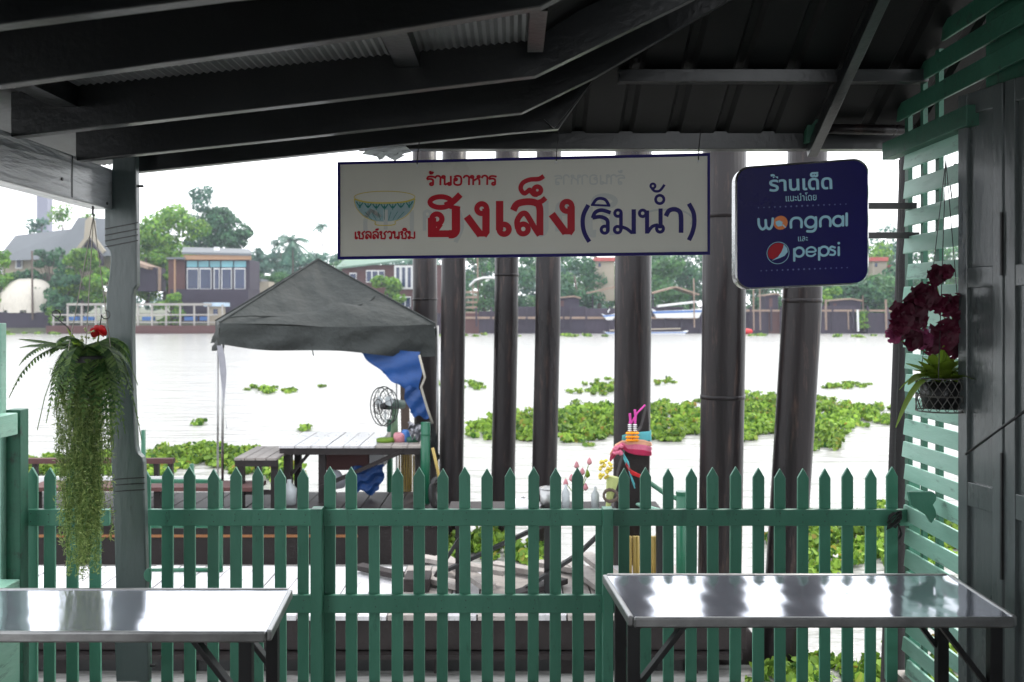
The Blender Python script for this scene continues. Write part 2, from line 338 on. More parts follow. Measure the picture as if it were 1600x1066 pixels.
for px, pt, hw, Y, lm, lab in (
    (700, 402, 44, 170, L_T4, 'dark tree between the first two piles'), (755, 385, 48, 185, L_T2, 'green tree behind the boat shelter roof'),
    (800, 392, 46, 165, L_T4, 'dense dark tree between the middle pair of piles'), (850, 380, 52, 180, L_T2, 'tall green tree behind the fourth pile'),
    (900, 400, 50, 160, L_T4, 'dark rounded tree left of the wide centre pile'), (935, 385, 44, 178, L_T2, 'green tree above the boat shed left gable'),
    (1000, 380, 54, 185, L_T2, 'tree hidden partly by the wide centre pile'), (1045, 402, 52, 160, L_T2, 'soft green tree above the sloping boat roof'),
    (1075, 385, 46, 175, L_T4, 'darker tree right of the long white sign'), (1130, 380, 54, 180, L_T2, 'green tree behind the widest pile'),
    (1190, 400, 52, 165, L_T4, 'dark tree beneath the blue sign'), (1235, 385, 50, 178, L_T2, 'tree behind the blue sign lower edge'),
    (1290, 395, 44, 160, L_T2, 'green tree just right of the leaning pile'), (1330, 385, 42, 168, L_T1, 'fresh green tree under the sign brackets'),
    (1372, 378, 46, 175, L_T1, 'bright green tree behind the red roofs'), (1420, 385, 46, 160, L_T4, 'dark tree behind the lattice wall end'),
    (1340, 440, 44, 152, L_T4, 'dark low tree right of the blue sign near the wharf'), (1385, 430, 46, 153, L_T2, 'green shrubby tree above the wharf beside the pole'),
    (1480, 380, 60, 170, L_T2, 'tree seen through the lattice gaps')):
    tree(px, pt, 502, hw, Y, lm, lab, n=2900, nb=17)
tree(1388, 332, 470, 30, 205, L_T3, 'tall hazy tree with a flat crown above the sign brackets', n=1600, nb=9)
tree(1300, 448, 500, 26, 147, L_T1, 'yellow-green bush right under the blue sign corner', 'garden_shrub', n=900, nb=6)
tree(1350, 485, 518, 14, 143.5, L_T1, 'small yellow shrub hanging on the wharf wall', 'garden_shrub', n=500, nb=5, size=.15)

wC = []
for px in range(-30, 1500, 16):
    for j in range(4 if px > 360 else 2): wC.append(((XY(px + random.uniform(-8, 8), 235), 235 + random.uniform(-4, 4), ZZ(random.uniform(418, 480) if j else random.uniform(404, 420) if 360 < px < 680 else random.uniform(384, 402) if px > 680 else 440, 235)), (2.6, 2.4, 1.8)))
Cs, Ns = [], []
for c, r_ in wC:
    d = RNG.normal(size=(190, 3)); d /= np.linalg.norm(d, axis=1, keepdims=True); Cs.append(np.array(c) + d * np.array(r_) * RNG.uniform(.4, 1.05, size=(190, 1)) ** .6); Ns.append(d + RNG.normal(size=(190, 3)) * .6 + np.array((0, 0, .4)))
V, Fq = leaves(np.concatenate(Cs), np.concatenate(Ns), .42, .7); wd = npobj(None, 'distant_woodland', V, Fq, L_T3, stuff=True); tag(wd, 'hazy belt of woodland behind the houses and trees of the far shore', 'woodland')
tree(30, 425, 496, 46, 152, L_T4, 'dark shrubs right behind the cream dome', 'garden_shrub', n=2200)
tree(120, 440, 500, 40, 151, L_T2, 'mid green shrubs behind the notice board', 'garden_shrub', n=1800)
tree(500, 418, 470, 44, 190, L_T2, 'green tree directly behind the tent peak', n=1600)
tree(660, 410, 490, 34, 200, L_T4, 'dark tree behind the leftmost pile', n=1600)
# ------------------------------------------------------------------ far buildings
H_WALL = mat('cream_house_wall', lin((160, 150, 134)), .8, .1, .5, 0); H_ROOFG = mat('grey_tile_roof', lin((100, 104, 108)), .7, .12, 1, .1)
H_DARK = mat('dark_violet_wall', lin((52, 42, 58)), .8, .2, .6, 0); H_BROWN = mat('red_brown_timber', lin((88, 56, 54)), .8, .2, .6, 0)
H_TAN = mat('tan_fascia', lin((158, 124, 96)), .7, .1, 1, 0); H_GLASS = mat('dusky_window_glass', lin((40, 52, 84)), .1, .3, .5, 0)
H_GLASSA = mat('aqua_clerestory_glass', lin((110, 176, 190)), .1, .3, .5, 0); H_GREEN = mat('green_roof_sheet', lin((96, 122, 106)), .6, .2, 1, 0)
H_RED = mat('red_tile_roof', lin((176, 84, 78)), .7, .15, 1, 0); CANV = mat('cream_canvas', lin((205, 198, 186)), .8, .2, 1.2, .1, stretch=(6, 6, 1))
WHARF = mat('wharf_timber_violet', lin((66, 56, 70)), .85, .4, .8, .2, stretch=(3, 3, 1)); WHARFT = mat('wharf_tan_beam', lin((150, 128, 112)), .8, .3, 2, .2)
RAILW = mat('dull_white_rail_paint', lin((165, 160, 154)), .7, .2, 1, 0)
BLUEP = mat('blue_paint', lin((70, 120, 190)), .5, .2, 2, 0)
def pbox(px0, py0, px1, py1, Y, th): return MB().box(XY(px0, Y), XY(px1, Y), Y, Y + th, ZZ(py1, Y), ZZ(py0, Y))
# concrete tower
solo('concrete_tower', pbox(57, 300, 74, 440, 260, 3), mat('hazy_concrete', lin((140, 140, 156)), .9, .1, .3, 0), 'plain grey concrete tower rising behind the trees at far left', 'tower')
# grey-roofed house with thai gable
t = thing('thai_house', 'cream house with long grey hipped roof and tall pointed gable', 'house', P(70, 490, 160))
part(t, 'wall', pbox(5, 398, 165, 445, 160, 9), H_WALL)
Y = 158
part(t, 'hip_roof', MB().add([P(-8, 408, Y), P(110, 404, Y), P(110, 358, Y + 5), P(24, 368, Y + 5), P(-8, 408, Y + 12), P(110, 404, Y + 12)], [(0, 1, 2, 3), (3, 2, 5, 4), (0, 3, 4), (1, 5, 2), (0, 4, 5, 1)]), H_ROOFG)
part(t, 'gable_roof', MB().add([P(84, 400, Y), P(176, 400, Y), P(176, 342, Y + 5), P(122, 340, Y + 5), P(84, 400, Y + 12), P(176, 400, Y + 12)], [(0, 1, 2, 3), (3, 2, 5, 4), (0, 3, 4), (1, 5, 2), (0, 4, 5, 1)]), H_ROOFG)
part(t, 'gable_wall', MB().ppoly([(140, 372), (120, 402), (120, 415), (160, 415), (160, 402)], 157, .5), H_DARK)
for s in (-1, 1): part(t, 'bargeboard', MB().ppoly([(140, 338), (140 + s * 7, 345), (140 + s * 9, 372), (140 + s * 24, 392), (140 + s * 20, 396), (140, 370)][::s], 156.2, .5), H_WALL)
w = part(t, 'window', pbox(24, 405, 34, 420, 159.7, .3), WHITE); part(w, 'pane', pbox(26, 407, 32, 418, 159.55, .12), H_GLASS)
# white dome marquee
t = thing('dome_marquee', 'big cream domed canvas canopy on white legs at the water edge', 'canopy', P(46, 492, 146))
prof = [(4.9 * math.cos(a), 4.6 * math.sin(a)) for a in [i * math.pi / 2 / 8 for i in range(9)]]
c = P(46, 474, 149); dm = MB(); n_ = 28
for i, (r, z) in enumerate(prof):
    for j in range(n_):
        th = 2 * math.pi * j / n_; dm.v.append(c + Vector((r * math.cos(th) * (1 if j % 2 else .97), r * .6 * math.sin(th), z * .86)))
for i in range(8):
    for j in range(n_): q = (j + 1) % n_; dm.f.append((i * n_ + j, i * n_ + q, (i + 1) * n_ + q, (i + 1) * n_ + j))
for j in range(n_):
    q = (j + 1) % n_; k0 = len(dm.v); a_, b_ = dm.v[j], dm.v[q]; dz = Vector((0, 0, -1.5 if j % 3 else -1.1)); s_ = .93
    dm.add([a_, b_, Vector((c.x + (b_.x - c.x) * s_, b_.y, b_.z)) + dz, Vector((c.x + (a_.x - c.x) * s_, a_.y, a_.z)) + dz], [(0, 1, 2, 3)])
part(t, 'canopy_cover', dm, CANV, smooth=True)
for px in (12, 33, 58, 84): part(t, 'leg', MB().tube([P(px, 470, 147), P(px, 494, 147)], .16, 6), WHITE)
solo('mooring_pole', MB().tube([P(50, 392, 146), P(51, 500, 146)], .16, 6), BARK, 'tall thin wooden pole standing in front of the cream dome', 'pole', 'poles on the far shore')
# cream board
t = thing('notice_board', 'cream notice board behind the white railing next to the carved post', 'sign', P(146, 490, 150))
part(t, 'board', pbox(125, 455, 167, 472, 150, .3), H_WALL)
for px in (133, 158): part(t, 'leg', MB().tube([P(px, 472, 150.2), P(px, 500, 150.2)], .12, 6), WHITE)
# glass fronted house
t = thing('glass_front_house', 'dark timber house with glazed upper floor and tan fascia over the river', 'house', P(325, 490, 150))
part(t, 'lower_wall', pbox(266, 452, 388, 512, 150, 7), H_DARK)
part(t, 'upper_wall', pbox(290, 406, 390, 452, 150.6, 6), H_DARK)
part(t, 'side_wall', pbox(263, 406, 289, 470, 150.3, 6), H_BROWN)
part(t, 'roof', MB().add([P(284, 397, 149), P(393, 400, 149), P(390, 392, 156), P(286, 389, 156), P(284, 394, 149), P(393, 396, 149), P(390, 389, 156), P(286, 386, 156)], [(0, 1, 5, 4), (1, 2, 6, 5), (2, 3, 7, 6), (3, 0, 4, 7), (4, 5, 6, 7), (3, 2, 1, 0)]), H_ROOFG)
part(t, 'fascia', pbox(287, 398.5, 392, 406, 149.2, .3), H_TAN)
part(t, 'porch_roof', pbox(260, 402, 288, 405, 148.6, 5), H_ROOFG); part(t, 'porch_post', pbox(271.5, 405, 274, 470, 148.8, .3), H_TAN)
part(t, 'chimney', pbox(334, 386, 341, 392, 152, .8), WHITE)
for a, b in ((292, 310), (312, 330), (334, 343), (346, 362), (366, 383)):
    w = part(t, 'window', pbox(a, 419, b, 452.5, 150.3, .25), WHITE); part(w, 'pane', pbox(a + 1.2, 421, b - 1.2, 451, 150.2, .08), H_GLASS)
for a, b in ((292, 308), (310, 326), (328, 344), (346, 364), (366, 384)): part(t, 'clerestory_pane', pbox(a, 408, b, 417.5, 150.35, .15), H_GLASSA)
t = thing('small_shed', 'small dark shed with pale sagging roof beside the carved post', 'shed', P(235, 470, 152))
part(t, 'wall', pbox(214, 418, 245, 455, 152, 4), H_DARK); part(t, 'roof', MB().beam(P(208, 408, 153), P(243, 420, 153), 6, .5, (0, 0, 1)), WHARFT); part(t, 'post', pbox(247, 418, 251, 455, 151.5, .3), WHARFT)
# kiosks between
t = thing('cream_cottage', 'tiny cream cottage showing right of the glass-fronted house', 'house', P(405, 470, 170))
part(t, 'wall', pbox(394, 440, 420, 470, 170, 4), H_WALL); part(t, 'roof', pbox(391, 436, 408, 440, 169.5, 5), H_ROOFG)
# railing + benches on a terrace
t = thing('river_railing', 'long white railing along the far riverside terrace', 'railing', P(210, 510, 143))
solo('riverside_terrace', pbox(72, 509, 352, 521, 143, 10), H_BROWN, 'low red-brown terrace under the white railing', 'terrace')
for px in range(82, 352, 22): part(t, 'post', pbox(px, 476 if px > 100 else 492, px + 2.4, 509, 143.2, .25), RAILW)
part(t, 'top_rail', pbox(104, 474, 330, 477.5, 143.1, .35), RAILW)
part(t, 'middle_rail', pbox(80, 491, 340, 493, 143.15, .2), RAILW)
part(t, 'low_rail', pbox(80, 503, 346, 504.5, 143.15, .2), RAILW)
for px, lb_ in ((104, 'leftmost blue bench behind the white railing, under the notice board'), (128, 'blue bench behind the white railing just left of the carved post'), (222, 'blue bench behind the white railing just right of the carved post'), (288, 'blue bench behind the white railing in front of the glass-fronted house'), (312, 'rightmost blue bench behind the white railing, beside the cream kiosk')): solo('river_bench', pbox(px, 495, px + 17, 501, 145, 1), BLUEP, lb_, 'bench', 'benches behind the far railing')
t = thing('ticket_kiosk', 'small cream kiosk with pale roof at the right end of the white railing', 'kiosk', P(332, 509, 144))
part(t, 'wall', pbox(324, 479, 346, 508, 144, 2), H_WALL); part(t, 'roof', pbox(318, 473, 350, 479, 143.6, 3), mat('pale_blue_roof', lin((176, 196, 214)), .5, .1, 1, 0)); part(t, 'window', pbox(333, 483, 340, 493, 143.9, .1), H_GLASS)
# left dark bank
solo('landing_stage', pbox(-40, 488, 76, 513, 146.5, 6), H_DARK, 'dark landing stage under the cream dome', 'landing stage')
# red-brown house with green roof
t = thing('red_brown_house', 'red-brown two-storey house with green roof and white windows above the tent', 'house', P(620, 490, 156))
part(t, 'wall', pbox(534, 414, 700, 490, 156, 8), H_BROWN); part(t, 'roof', MB().add([P(524, 421, 155), P(704, 400, 155), P(704, 396, 160), P(540, 407, 160), P(524, 418, 155), P(704, 397, 155), P(704, 393, 160), P(540, 404, 160)], [(0, 1, 5, 4), (1, 2, 6, 5), (2, 3, 7, 6), (3, 0, 4, 7), (4, 5, 6, 7), (3, 2, 1, 0)]), H_GREEN)
part(t, 'white_bay', pbox(616, 415, 645, 452, 155.7, .3), WHITE)
for a, b, y0, y1 in ((573, 580, 424, 440), (582, 590, 424, 440), (592, 600, 424, 440), (619, 624, 418, 449), (628, 633, 418, 449), (637, 642, 418, 449), (625, 632, 465, 480), (634, 641, 465, 480), (547, 556, 428, 440)):
    w = part(t, 'window', pbox(a - 1, y0 - 1.5, b + 1, y1 + 1.5, 155.6, .08), WHITE); part(w, 'pane', pbox(a, y0, b, y1, 155.5, .08), H_GLASS)
# wharf wall
t = thing('timber_wharf', 'long dark violet timber wharf wall along the right part of the far shore', 'wharf', P(1050, 520, 144))
xw = 560; kx = 0
while xw < 1560:
    ww = random.uniform(24, 80); yy0 = random.choice((479, 483, 486, 490)) + random.uniform(-1.5, 1.5)
    part(t, 'wall_section', pbox(xw, yy0, xw + ww + .6, 521.5, 144 + (kx % 3) * .12, 3), (WHARF, H_DARK, WHARF, H_BROWN, WHARF)[kx % 5]); xw += ww; kx += 1
part(t, 'waling', pbox(700, 495, 1090, 498.5, 143.8, .19), WHARFT); part(t, 'deck_edge', pbox(1140, 484, 1400, 487, 143.7, .29), WHARFT)
pm = mesh('wharf_post', MB().box(-.13, .13, -.13, .13, -3.2, .4), WHARF)
for i, px in enumerate([q + random.uniform(-9, 9) for q in range(575, 1500, 27)]): piece(t, 'wharf_post', pm, P(px + random.uniform(-4, 4), 484, 143.7), (0, random.uniform(-.03, .03), 0), (1, 1, random.uniform(.75, 1.35)))
for i, (px, pt, pb, lab) in enumerate(((1290, 468, 516, 'pale post standing before the wharf right of the leaning pile'), (1384, 468, 516, 'pale pole before the wharf beside the orchid'), (1340, 484, 518, 'short white post at the waterline before the wharf'), (1325, 484, 515, 'thin grey stake before the wharf near the yellow shrub'), (1177, 440, 516, 'left one of two tall thin poles under the blue sign'), (1187, 440, 516, 'right one of two tall thin poles under the blue sign'), (1348, 462, 490, 'short pale stake above the wharf edge'), (1084, 435, 512, 'thin pole at the right gable end of the boat shed'), (746, 400, 470, 'thin pale mast beside the white boat shelter'))):
    solo('river_pole', MB().tube([P(px, pt, 142.5 if pb > 490 else 150), P(px + 1, pb, 142.5 if pb > 490 else 150)], .16 if i < 3 else .1, 6), WHARFT if i != 2 else WHITE, lab, 'pole', 'poles on the far shore')
# boat sheds and boats
for px0, px1, y0_, lb_ in ((870, 905, 462, 'low dark shed on the wharf between the fourth pile and the centre pile'), (1196, 1216, 458, 'dark shed on the wharf under the blue sign'), (1296, 1345, 466, 'long low dark shed on the wharf behind the pale post'), (700, 724, 462, 'dark hut on the wharf between the first two piles')):
    t = thing('wharf_shed', lb_, 'shed', P((px0 + px1) / 2, 484, 146.5)); part(t, 'wall', pbox(px0, y0_ + 3, px1, 484, 145, 3), H_DARK); part(t, 'roof', MB().ppoly([(px0 - 3, y0_ + 3), ((px0 + px1) / 2 + 9, y0_ + 0), (px1 + 3, y0_ + 3), (px1 + 3, y0_ + 5), ((px0 + px1) / 2 + 9, y0_ + 2), (px0 - 3, y0_ + 5)], 144.6, 3.6), WHARFT); part(t, 'door', pbox(px0 + 6, y0_ + 8, px0 + 11, 484, 144.93, .06), H_BROWN)
t = thing('boat_shed', 'open boat shed with thin pale double-pitched roof behind the centre pile', 'shed', P(1000, 490, 147))
for a, b in (((918, 458), (968, 447)), ((968, 447), (1012, 458)), ((1016, 459), (1052, 449)), ((1052, 449), (1088, 461))): part(t, 'roof_slope', MB().beam(P(*a, 149), P(*b, 149), 5, .25), WHARFT)
for px in (926, 1010, 1020, 1084): part(t, 'post', MB().tube([P(px, 459, 147), P(px, 486, 147)], .12, 6), WHARF)
def far_boat(x0, x1, y0, y1, Y, label, cover=WHITE):
    t = thing('wooden_boat' if cover is WHITE else 'river_ferry', label, 'boat', P((x0 + x1) / 2, y1, Y), 'boats on the far side')
    h = y1 - y0
    part(t, 'hull', MB().ppoly([(x0, y0 + h * .45), (x0 + 8, y1), (x1 - 8, y1), (x1, y0 + h * .35), (x1 - 6, y0 + h * .5), (x0 + 8, y0 + h * .6)], Y, 2), WHITE)
    part(t, 'stripe', MB().ppoly([(x0 + 2, y0 + h * .62), (x0 + 3, y0 + h * .74), (x1 - 4, y0 + h * .66), (x1 - 3, y0 + h * .55)], Y - .06, .05), BLUEP)
    part(t, 'canopy', MB().ppoly([(x0 + 10, y0 + h * .25), (x1 - 12, y0), (x1 - 12, y0 + h * .12), (x0 + 10, y0 + h * .38)], Y + .2, 1.6), cover)
far_boat(1018, 1100, 470, 497, 143.2, 'long white boat with blue stripe drawn up below the shed')
far_boat(940, 965, 482, 500, 143.2, 'stubby white boat left of the wide centre pile')
far_boat(944, 1076, 513, 524, 139, 'low cream river ferry moored along the wharf', H_WALL)
t = thing('boat_shelter', 'small shelter with rounded white roof and wooden steps between two piles', 'shelter', P(750, 490, 147))
rf = MB(); prof2 = [(733, 445), (742, 436), (755, 432), (770, 432), (782, 438)]
part(t, 'roof', MB().ppoly(prof2 + [(a, b + 3) for a, b in prof2[::-1]], 147, 4), WHITE)
for px in (738, 778): part(t, 'post', pbox(px, 445, px + 2, 484, 147.5, .2), WHARFT)
for i in range(5): part(t, 'step', pbox(728, 455 + i * 8, 746, 458 + i * 8, 146.4 - i * .4, .35), WHARFT)
for px0, py0, px1, py1, lab in ((1362, 402, 1388, 440, 'small house with red roof among the trees beside the lattice'), (930, 402, 962, 470, 'pale house with red-brown eaves left of the centre pile'), (1392, 414, 1420, 450, 'small red roof partly hidden by the concrete pole')):
    t = thing('distant_house', lab, 'house', P((px0 + px1) / 2, py1, 164)); part(t, 'wall', pbox(px0 + 2, py0 + 6, px1 - 2, py1, 162.5, 4), H_WALL); part(t, 'roof', pbox(px0, py0, px1, py0 + 6, 162, 5), H_RED)
    part(t, 'window', pbox(px0 + 5, py0 + 9, px0 + 9, py0 + 15, 162.4, .08), H_GLASS)
solo('red_buoy', MB().lathe(P(1166, 518, 140), [(0, .45), (.8, .3), (1.0, 0), (.8, -.3), (0, -.4)], 12), REDF, 'small red buoy floating at the foot of the wharf', 'buoy', smooth=True)

# ------------------------------------------------------------------ water hyacinth
def hyacinth(label, blobs, n, size, hgt=.22, name='water_hyacinth'):
    """ragged low mats: each blob is filled by clumped plants with gaps between them and strays round the edge"""
    C = []; Z = []; tot = sum(b[2] * b[3] for b in blobs)
    for px, py, rx, ry in blobs:
        k = max(8, int(n * rx * ry / tot)); m = max(4, k // 26)
        a = RNG.uniform(0, 2 * np.pi, m); r = RNG.uniform(0, 1, m) ** .55 * (1 + .22 * np.sin(a * 5 + px) + .12 * np.sin(a * 11 + py)) + (RNG.uniform(0, 1, m) < .07) * RNG.uniform(0, .5, m)
        x = px + rx * r * np.cos(a); y = np.maximum(py + ry * r * np.sin(a), 497)
        keep = np.sin(x * .21 + y * .5) * np.sin(y * .9 - x * .07) < .4; x, y, r = x[keep], y[keep], r[keep]; m = len(x)
        Y = (EYE - WATER) * F / (y - HY); X = (x - 800) * Y / F
        ph = hgt * RNG.uniform(.25, 1, m) * (.55 + .45 * np.sin(x * .1 + px) * np.sin(y * .3)) * (1.1 - .55 * r.clip(0, 1.2)) + .02
        q = max(6, k // m); cx = np.repeat(X, q); cy = np.repeat(Y, q); hh = np.repeat(ph, q); sp = size * 2.1
        t = RNG.uniform(0, 1, len(cx)) ** .7; an = RNG.uniform(0, 2 * np.pi, len(cx)); rad = sp * (.25 + .9 * t) * RNG.uniform(.4, 1, len(cx))
        C.append(np.stack([cx + rad * np.cos(an), cy + rad * np.sin(an), WATER + .015 + hh * t], 1)); Z.append(np.stack([np.cos(an) * .8, np.sin(an) * .8, np.full(len(an), .45)], 1))
    C = np.concatenate(C); N = np.concatenate(Z) + RNG.normal(size=C.shape) * .35
    V, Fq = leaves(C, N, size * .72, shape='round'); o = npobj(None, name, V, Fq, L_HYA)
    tag(o, label, 'floating plants', 'mats of water hyacinth', 'stuff')
hyacinth('large floating mat of green leaves running behind the piles', [(800, 675, 72, 14), (880, 668, 90, 24), (935, 658, 70, 26), (1060, 662, 90, 26), (1150, 650, 70, 24), (1200, 640, 60, 24), (1290, 648, 70, 20), (1350, 652, 46, 14), (1290, 686, 24, 20), (1180, 665, 70, 22), (770, 668, 40, 6)], 52000, .08, .44)
hyacinth('small low mat of leaves in open water left of the fan', [(425, 611, 34, 4), (410, 609, 20, 3)], 900, .08, .28)
hyacinth('tiny scrap of leaves beyond the tent table', [(505, 606, 10, 2), (478, 672, 12, 3)], 240, .07, .25)
hyacinth('tiny clump drifting left of the tent pole', [(300, 662, 14, 3)], 90, .09, .2)
hyacinth('leaf clump floating between the first two piles', [(742, 603, 18, 5), (680, 601, 8, 4)], 700, .08, .3)
hyacinth('loose raft of leaves beyond the big mat left of the centre pile', [(930, 610, 38, 8), (945, 600, 18, 6), (1040, 598, 22, 4)], 1700, .08, .34)
hyacinth('thin flat raft of leaves in the distance right of the leaning pile', [(1330, 604, 28, 4), (1300, 606, 20, 2)], 900, .08, .25)
hyacinth('dense bank of leaves behind the left fence and the raft', [(90, 732, 70, 16), (160, 728, 40, 14), (270, 720, 50, 18), (330, 715, 45, 18), (400, 722, 55, 18), (440, 736, 30, 15), (230, 736, 60, 8)], 14000, .075, .3)
hyacinth('green leaves growing beside the raft under the diagonal braces', [(700, 862, 34, 18), (760, 852, 40, 20), (825, 872, 30, 14)], 2600, .06, .3)
hyacinth('tangled mat of leaves behind the right end of the fence', [(1300, 850, 100, 44), (1380, 835, 60, 40), (1450, 850, 70, 40), (1230, 830, 30, 20)], 9000, .055, .3)
hyacinth('large glossy leaves below the right table behind the pickets', [(1210, 1056, 60, 24), (1290, 1058, 60, 26), (1370, 1060, 50, 24), (1460, 1040, 60, 30)], 1500, .055, .2)
hyacinth('thin green fringe of leaves along the far shore', [(60, 521, 120, 2.5), (500, 525, 90, 1.5), (740, 525, 70, 2), (900, 526, 60, 2), (1180, 525, 60, 2), (1340, 526, 60, 1.6)], 2600, .28, .5)

# ------------------------------------------------------------------ steel piles in the river
def pile(pts, wpx, label, Y, m=PILE, cat='pile', bands=()):
    """pts: (px, py) of the axis from top to foot; the foot stands in the river at distance Y"""
    ax = [P(a, b, Y) for a, b in pts]; r = wpx * Y / F / 2
    t = thing('river_pile', label, cat, (ax[-1].x, Y, WATER - .25), 'tall piles standing in the river')
    ax.append(Vector((ax[-1].x, Y, WATER - .25)))
    part(t, 'shaft', MB().tube(ax, r, 28), m, smooth=True)
    for by in bands:
        c = None
        for (a, b), (a2, b2) in zip(pts[:-1], pts[1:]):
            if b <= by <= b2: c = P(a + (a2 - a) * (by - b) / (b2 - b), by, Y)
        if c is not None: part(t, 'weld_collar', MB().tube([c + Vector((0, 0, .018)), c - Vector((0, 0, .018))], r * 1.035, 28), m, smooth=True)
pile([(663, 200), (664, 500), (668, 840)], 38, 'dark pile behind the right corner of the tent', 15.2, bands=(468,))
pile([(710, 200), (708, 500), (704, 845)], 38, 'pile just right of the tent, second from the left', 12.8, bands=(300,))
pile([(793, 200), (791, 500), (784, 850)], 37, 'left pile of the close middle pair', 12.9, bands=(430,))
pile([(858, 200), (856, 500), (848, 850)], 39, 'right pile of the close middle pair', 12.4)
pile([(990, 200), (989, 500), (985, 930)], 57, 'wide centre pile behind the garlanded prow', 9.7, bands=(310,))
pile([(1132, 200), (1131, 500), (1122, 1030)], 67, 'widest pile, left of the blue sign', 8.5, bands=(338, 620))
pile([(1263, 200), (1252, 500), (1218, 1040)], 60, 'leaning pile passing behind the blue sign', 8.2, bands=(470,))
t = thing('utility_pole', 'leaning dark concrete pole against the lattice wall with a cable on it', 'pole', P(1395, 1066, 5.4))
part(t, 'shaft', MB().tube([P(1414, 236, 5.4), P(1410, 500, 5.4), P(1392, 1180, 5.4)], [.028, .045, .07], 20), PILE2, smooth=True)
part(t, 'cable', MB().tube([P(1405, 250, 5.3), P(1409, 372, 5.3), P(1402, 420, 5.3), P(1404, 560, 5.3), P(1398, 700, 5.3), P(1397, 800, 5.3)], .004, 6), ROPE)

# ------------------------------------------------------------------ pontoon in front, planks and shrine
DZ = -.7
def YD(py): return (EYE - DZ) * F / (py - HY)
t = thing('wooden_pontoon', 'long grey timber pontoon lying just beyond the green fence', 'pontoon', (-2, 8.7, WATER))
x0, x1 = -6.5, 1.95; n_ = 34; wv = (x1 - x0) / n_
for i in range(n_):
    xa = x0 + i * wv
    if xa < -4.9: continue
    mb = MB().box(xa + .004, xa + wv - .01, 7.94, 9.5, DZ - .04, DZ + random.uniform(-.006, .006)); part(t, 'deck_board', mb, DECKW if xa < -1.5 or i % 3 == 0 else GREYW)
part(t, 'front_beam', MB().box(x0, x1, 7.98, 8.12, DZ - .3, DZ - .045), DARKW, bevel=.01)
part(t, 'rear_beam', MB().box(x0, x1, 9.3, 9.44, DZ - .3, DZ - .045), DARKW)
part(t, 'ledge', MB().box(x0, x1 - .05, 7.9, 8.14, DZ - .35, DZ - .31), DARKW); part(t, 'dark_recess_panel', MB().box(x0, x1 - .3, 8.06, 8.1, WATER - .1, DZ - .355), BLACK)  # black panel stands in for the shade under the pontoon
for i in range(10): xx = x0 + .3 + i * .9; part(t, 'float_drum', MB().tube([(xx, 8.2, WATER + .08), (xx, 9.4, WATER + .08)], .24, 14), DARKW, smooth=True)
for i in range(8): xx = x0 + .6 + i * 1.05; part(t, 'post', MB().box(xx, xx + .1, 8.0, 8.1, WATER - .2, DZ - .365), DARKW)
def plank(a, b, w, h, label, m=GREYW): solo('loose_plank', MB().beam(a, b, w, h), m, label, 'plank', 'loose planks on the pontoon', bevel=.004)
def D(px, py, dz=0): Y = YD(py); return Vector((XY(px, Y), Y, DZ + dz))
plank(D(640, 905, .05), D(722, 925, .05), .14, .05, 'grey plank lying slanted on the pontoon nearest the gap')
plank(D(690, 888, .11), D(765, 930, .07), .13, .05, 'grey plank laid across the other near the braces')
plank(D(660, 898, .16), D(790, 915, .12), .12, .045, 'topmost plank of the slanted heap')
plank(D(890, 888, .06), D(948, 930, .05), .16, .05, 'grey plank left of the bamboo bundle')
plank(D(915, 884, .11), D(965, 922, .10), .13, .05, 'upper plank resting beside the bamboo bundle')
for i, (a_, b_, lab_) in enumerate((((560, 893), (628, 908), 'short dark board lying left of the timber block'), ((770, 890), (860, 905), 'weathered board behind the black braces'), ((800, 940), (880, 915), 'board lying crosswise before the middle of the table'), ((840, 888), (905, 899), 'narrow board under the bucket side of the table'), ((700, 945), (770, 950), 'board end at the front edge of the pontoon'))):
    plank(D(*a_, .05), D(*b_, .05), .12, .05, lab_, DARKW if i % 2 == 0 else GREYW)
solo('timber_block', MB().box(XY(632, 8.7), XY(672, 8.7), 8.6, 8.9, DZ, DZ + .12), DARKW, 'dark timber block lying on the pontoon', 'timber', bevel=.01)
# shrine table with offerings
t = thing('offering_table', 'dark slatted outdoor table with black crossed braces carrying offerings', 'table', (XY(900, 8.7), 8.7, DZ))
TZ = ZZ(797, 8.7)
part(t, 'table_top', MB().box(XY(700, 8.7), XY(1035, 8.7), 8.45, 9.1, TZ - .04, TZ), DARKW, bevel=.005)
for px in (712, 850, 1025): part(t, 'leg', MB().box(XY(px, 8.6), XY(px, 8.6) + .06, 8.55, 8.62, DZ, TZ - .04), BLACK)
for a, b in (((700, 890), (860, 815)), ((812, 925), (905, 865)), ((735, 815), (680, 900)), ((905, 865), (960, 812))): part(t, 'brace', MB().beam(P(*a, 8.52), P(*b, 8.52), .03, .07, (0, 1, 0)), BLACK)
G = 'offerings on the outdoor table'
t = thing('metal_bucket', 'small grey metal bucket on the outdoor table', 'bucket', (XY(858, 8.7), 8.7, TZ), G)
c = Vector((XY(858, 8.7), 8.7, TZ)); part(t, 'pail', MB().lathe(c, [(0, 0), (.07, 0), (.09, .2), (.086, .2), (.068, .01)], 18), STEELE, smooth=True); part(t, 'rim', MB().lathe(c, [(.088, .195), (.096, .2), (.088, .207), (.086, .2)], 18), STEELE)
for px, h, m, lab in ((884, .24, GLASSY, 'clear tall bottle left of the lotus buds'), (930, .22, GLASSY, 'clear bottle with pale label right of the lotus buds')):
    t = thing('water_bottle', lab, 'bottle', (XY(px, 8.65), 8.65, TZ), G); part(t, 'bottle_body', MB().lathe((XY(px, 8.65), 8.65, TZ), [(0, 0), (.035, 0), (.037, h * .7), (.014, h * .85), (.013, h), (0, h)], 14), m, smooth=True)
t = thing('white_bag', 'crumpled white plastic bag on the table left of the bucket', 'bag', (XY(815, 8.7), 8.7, TZ), G)
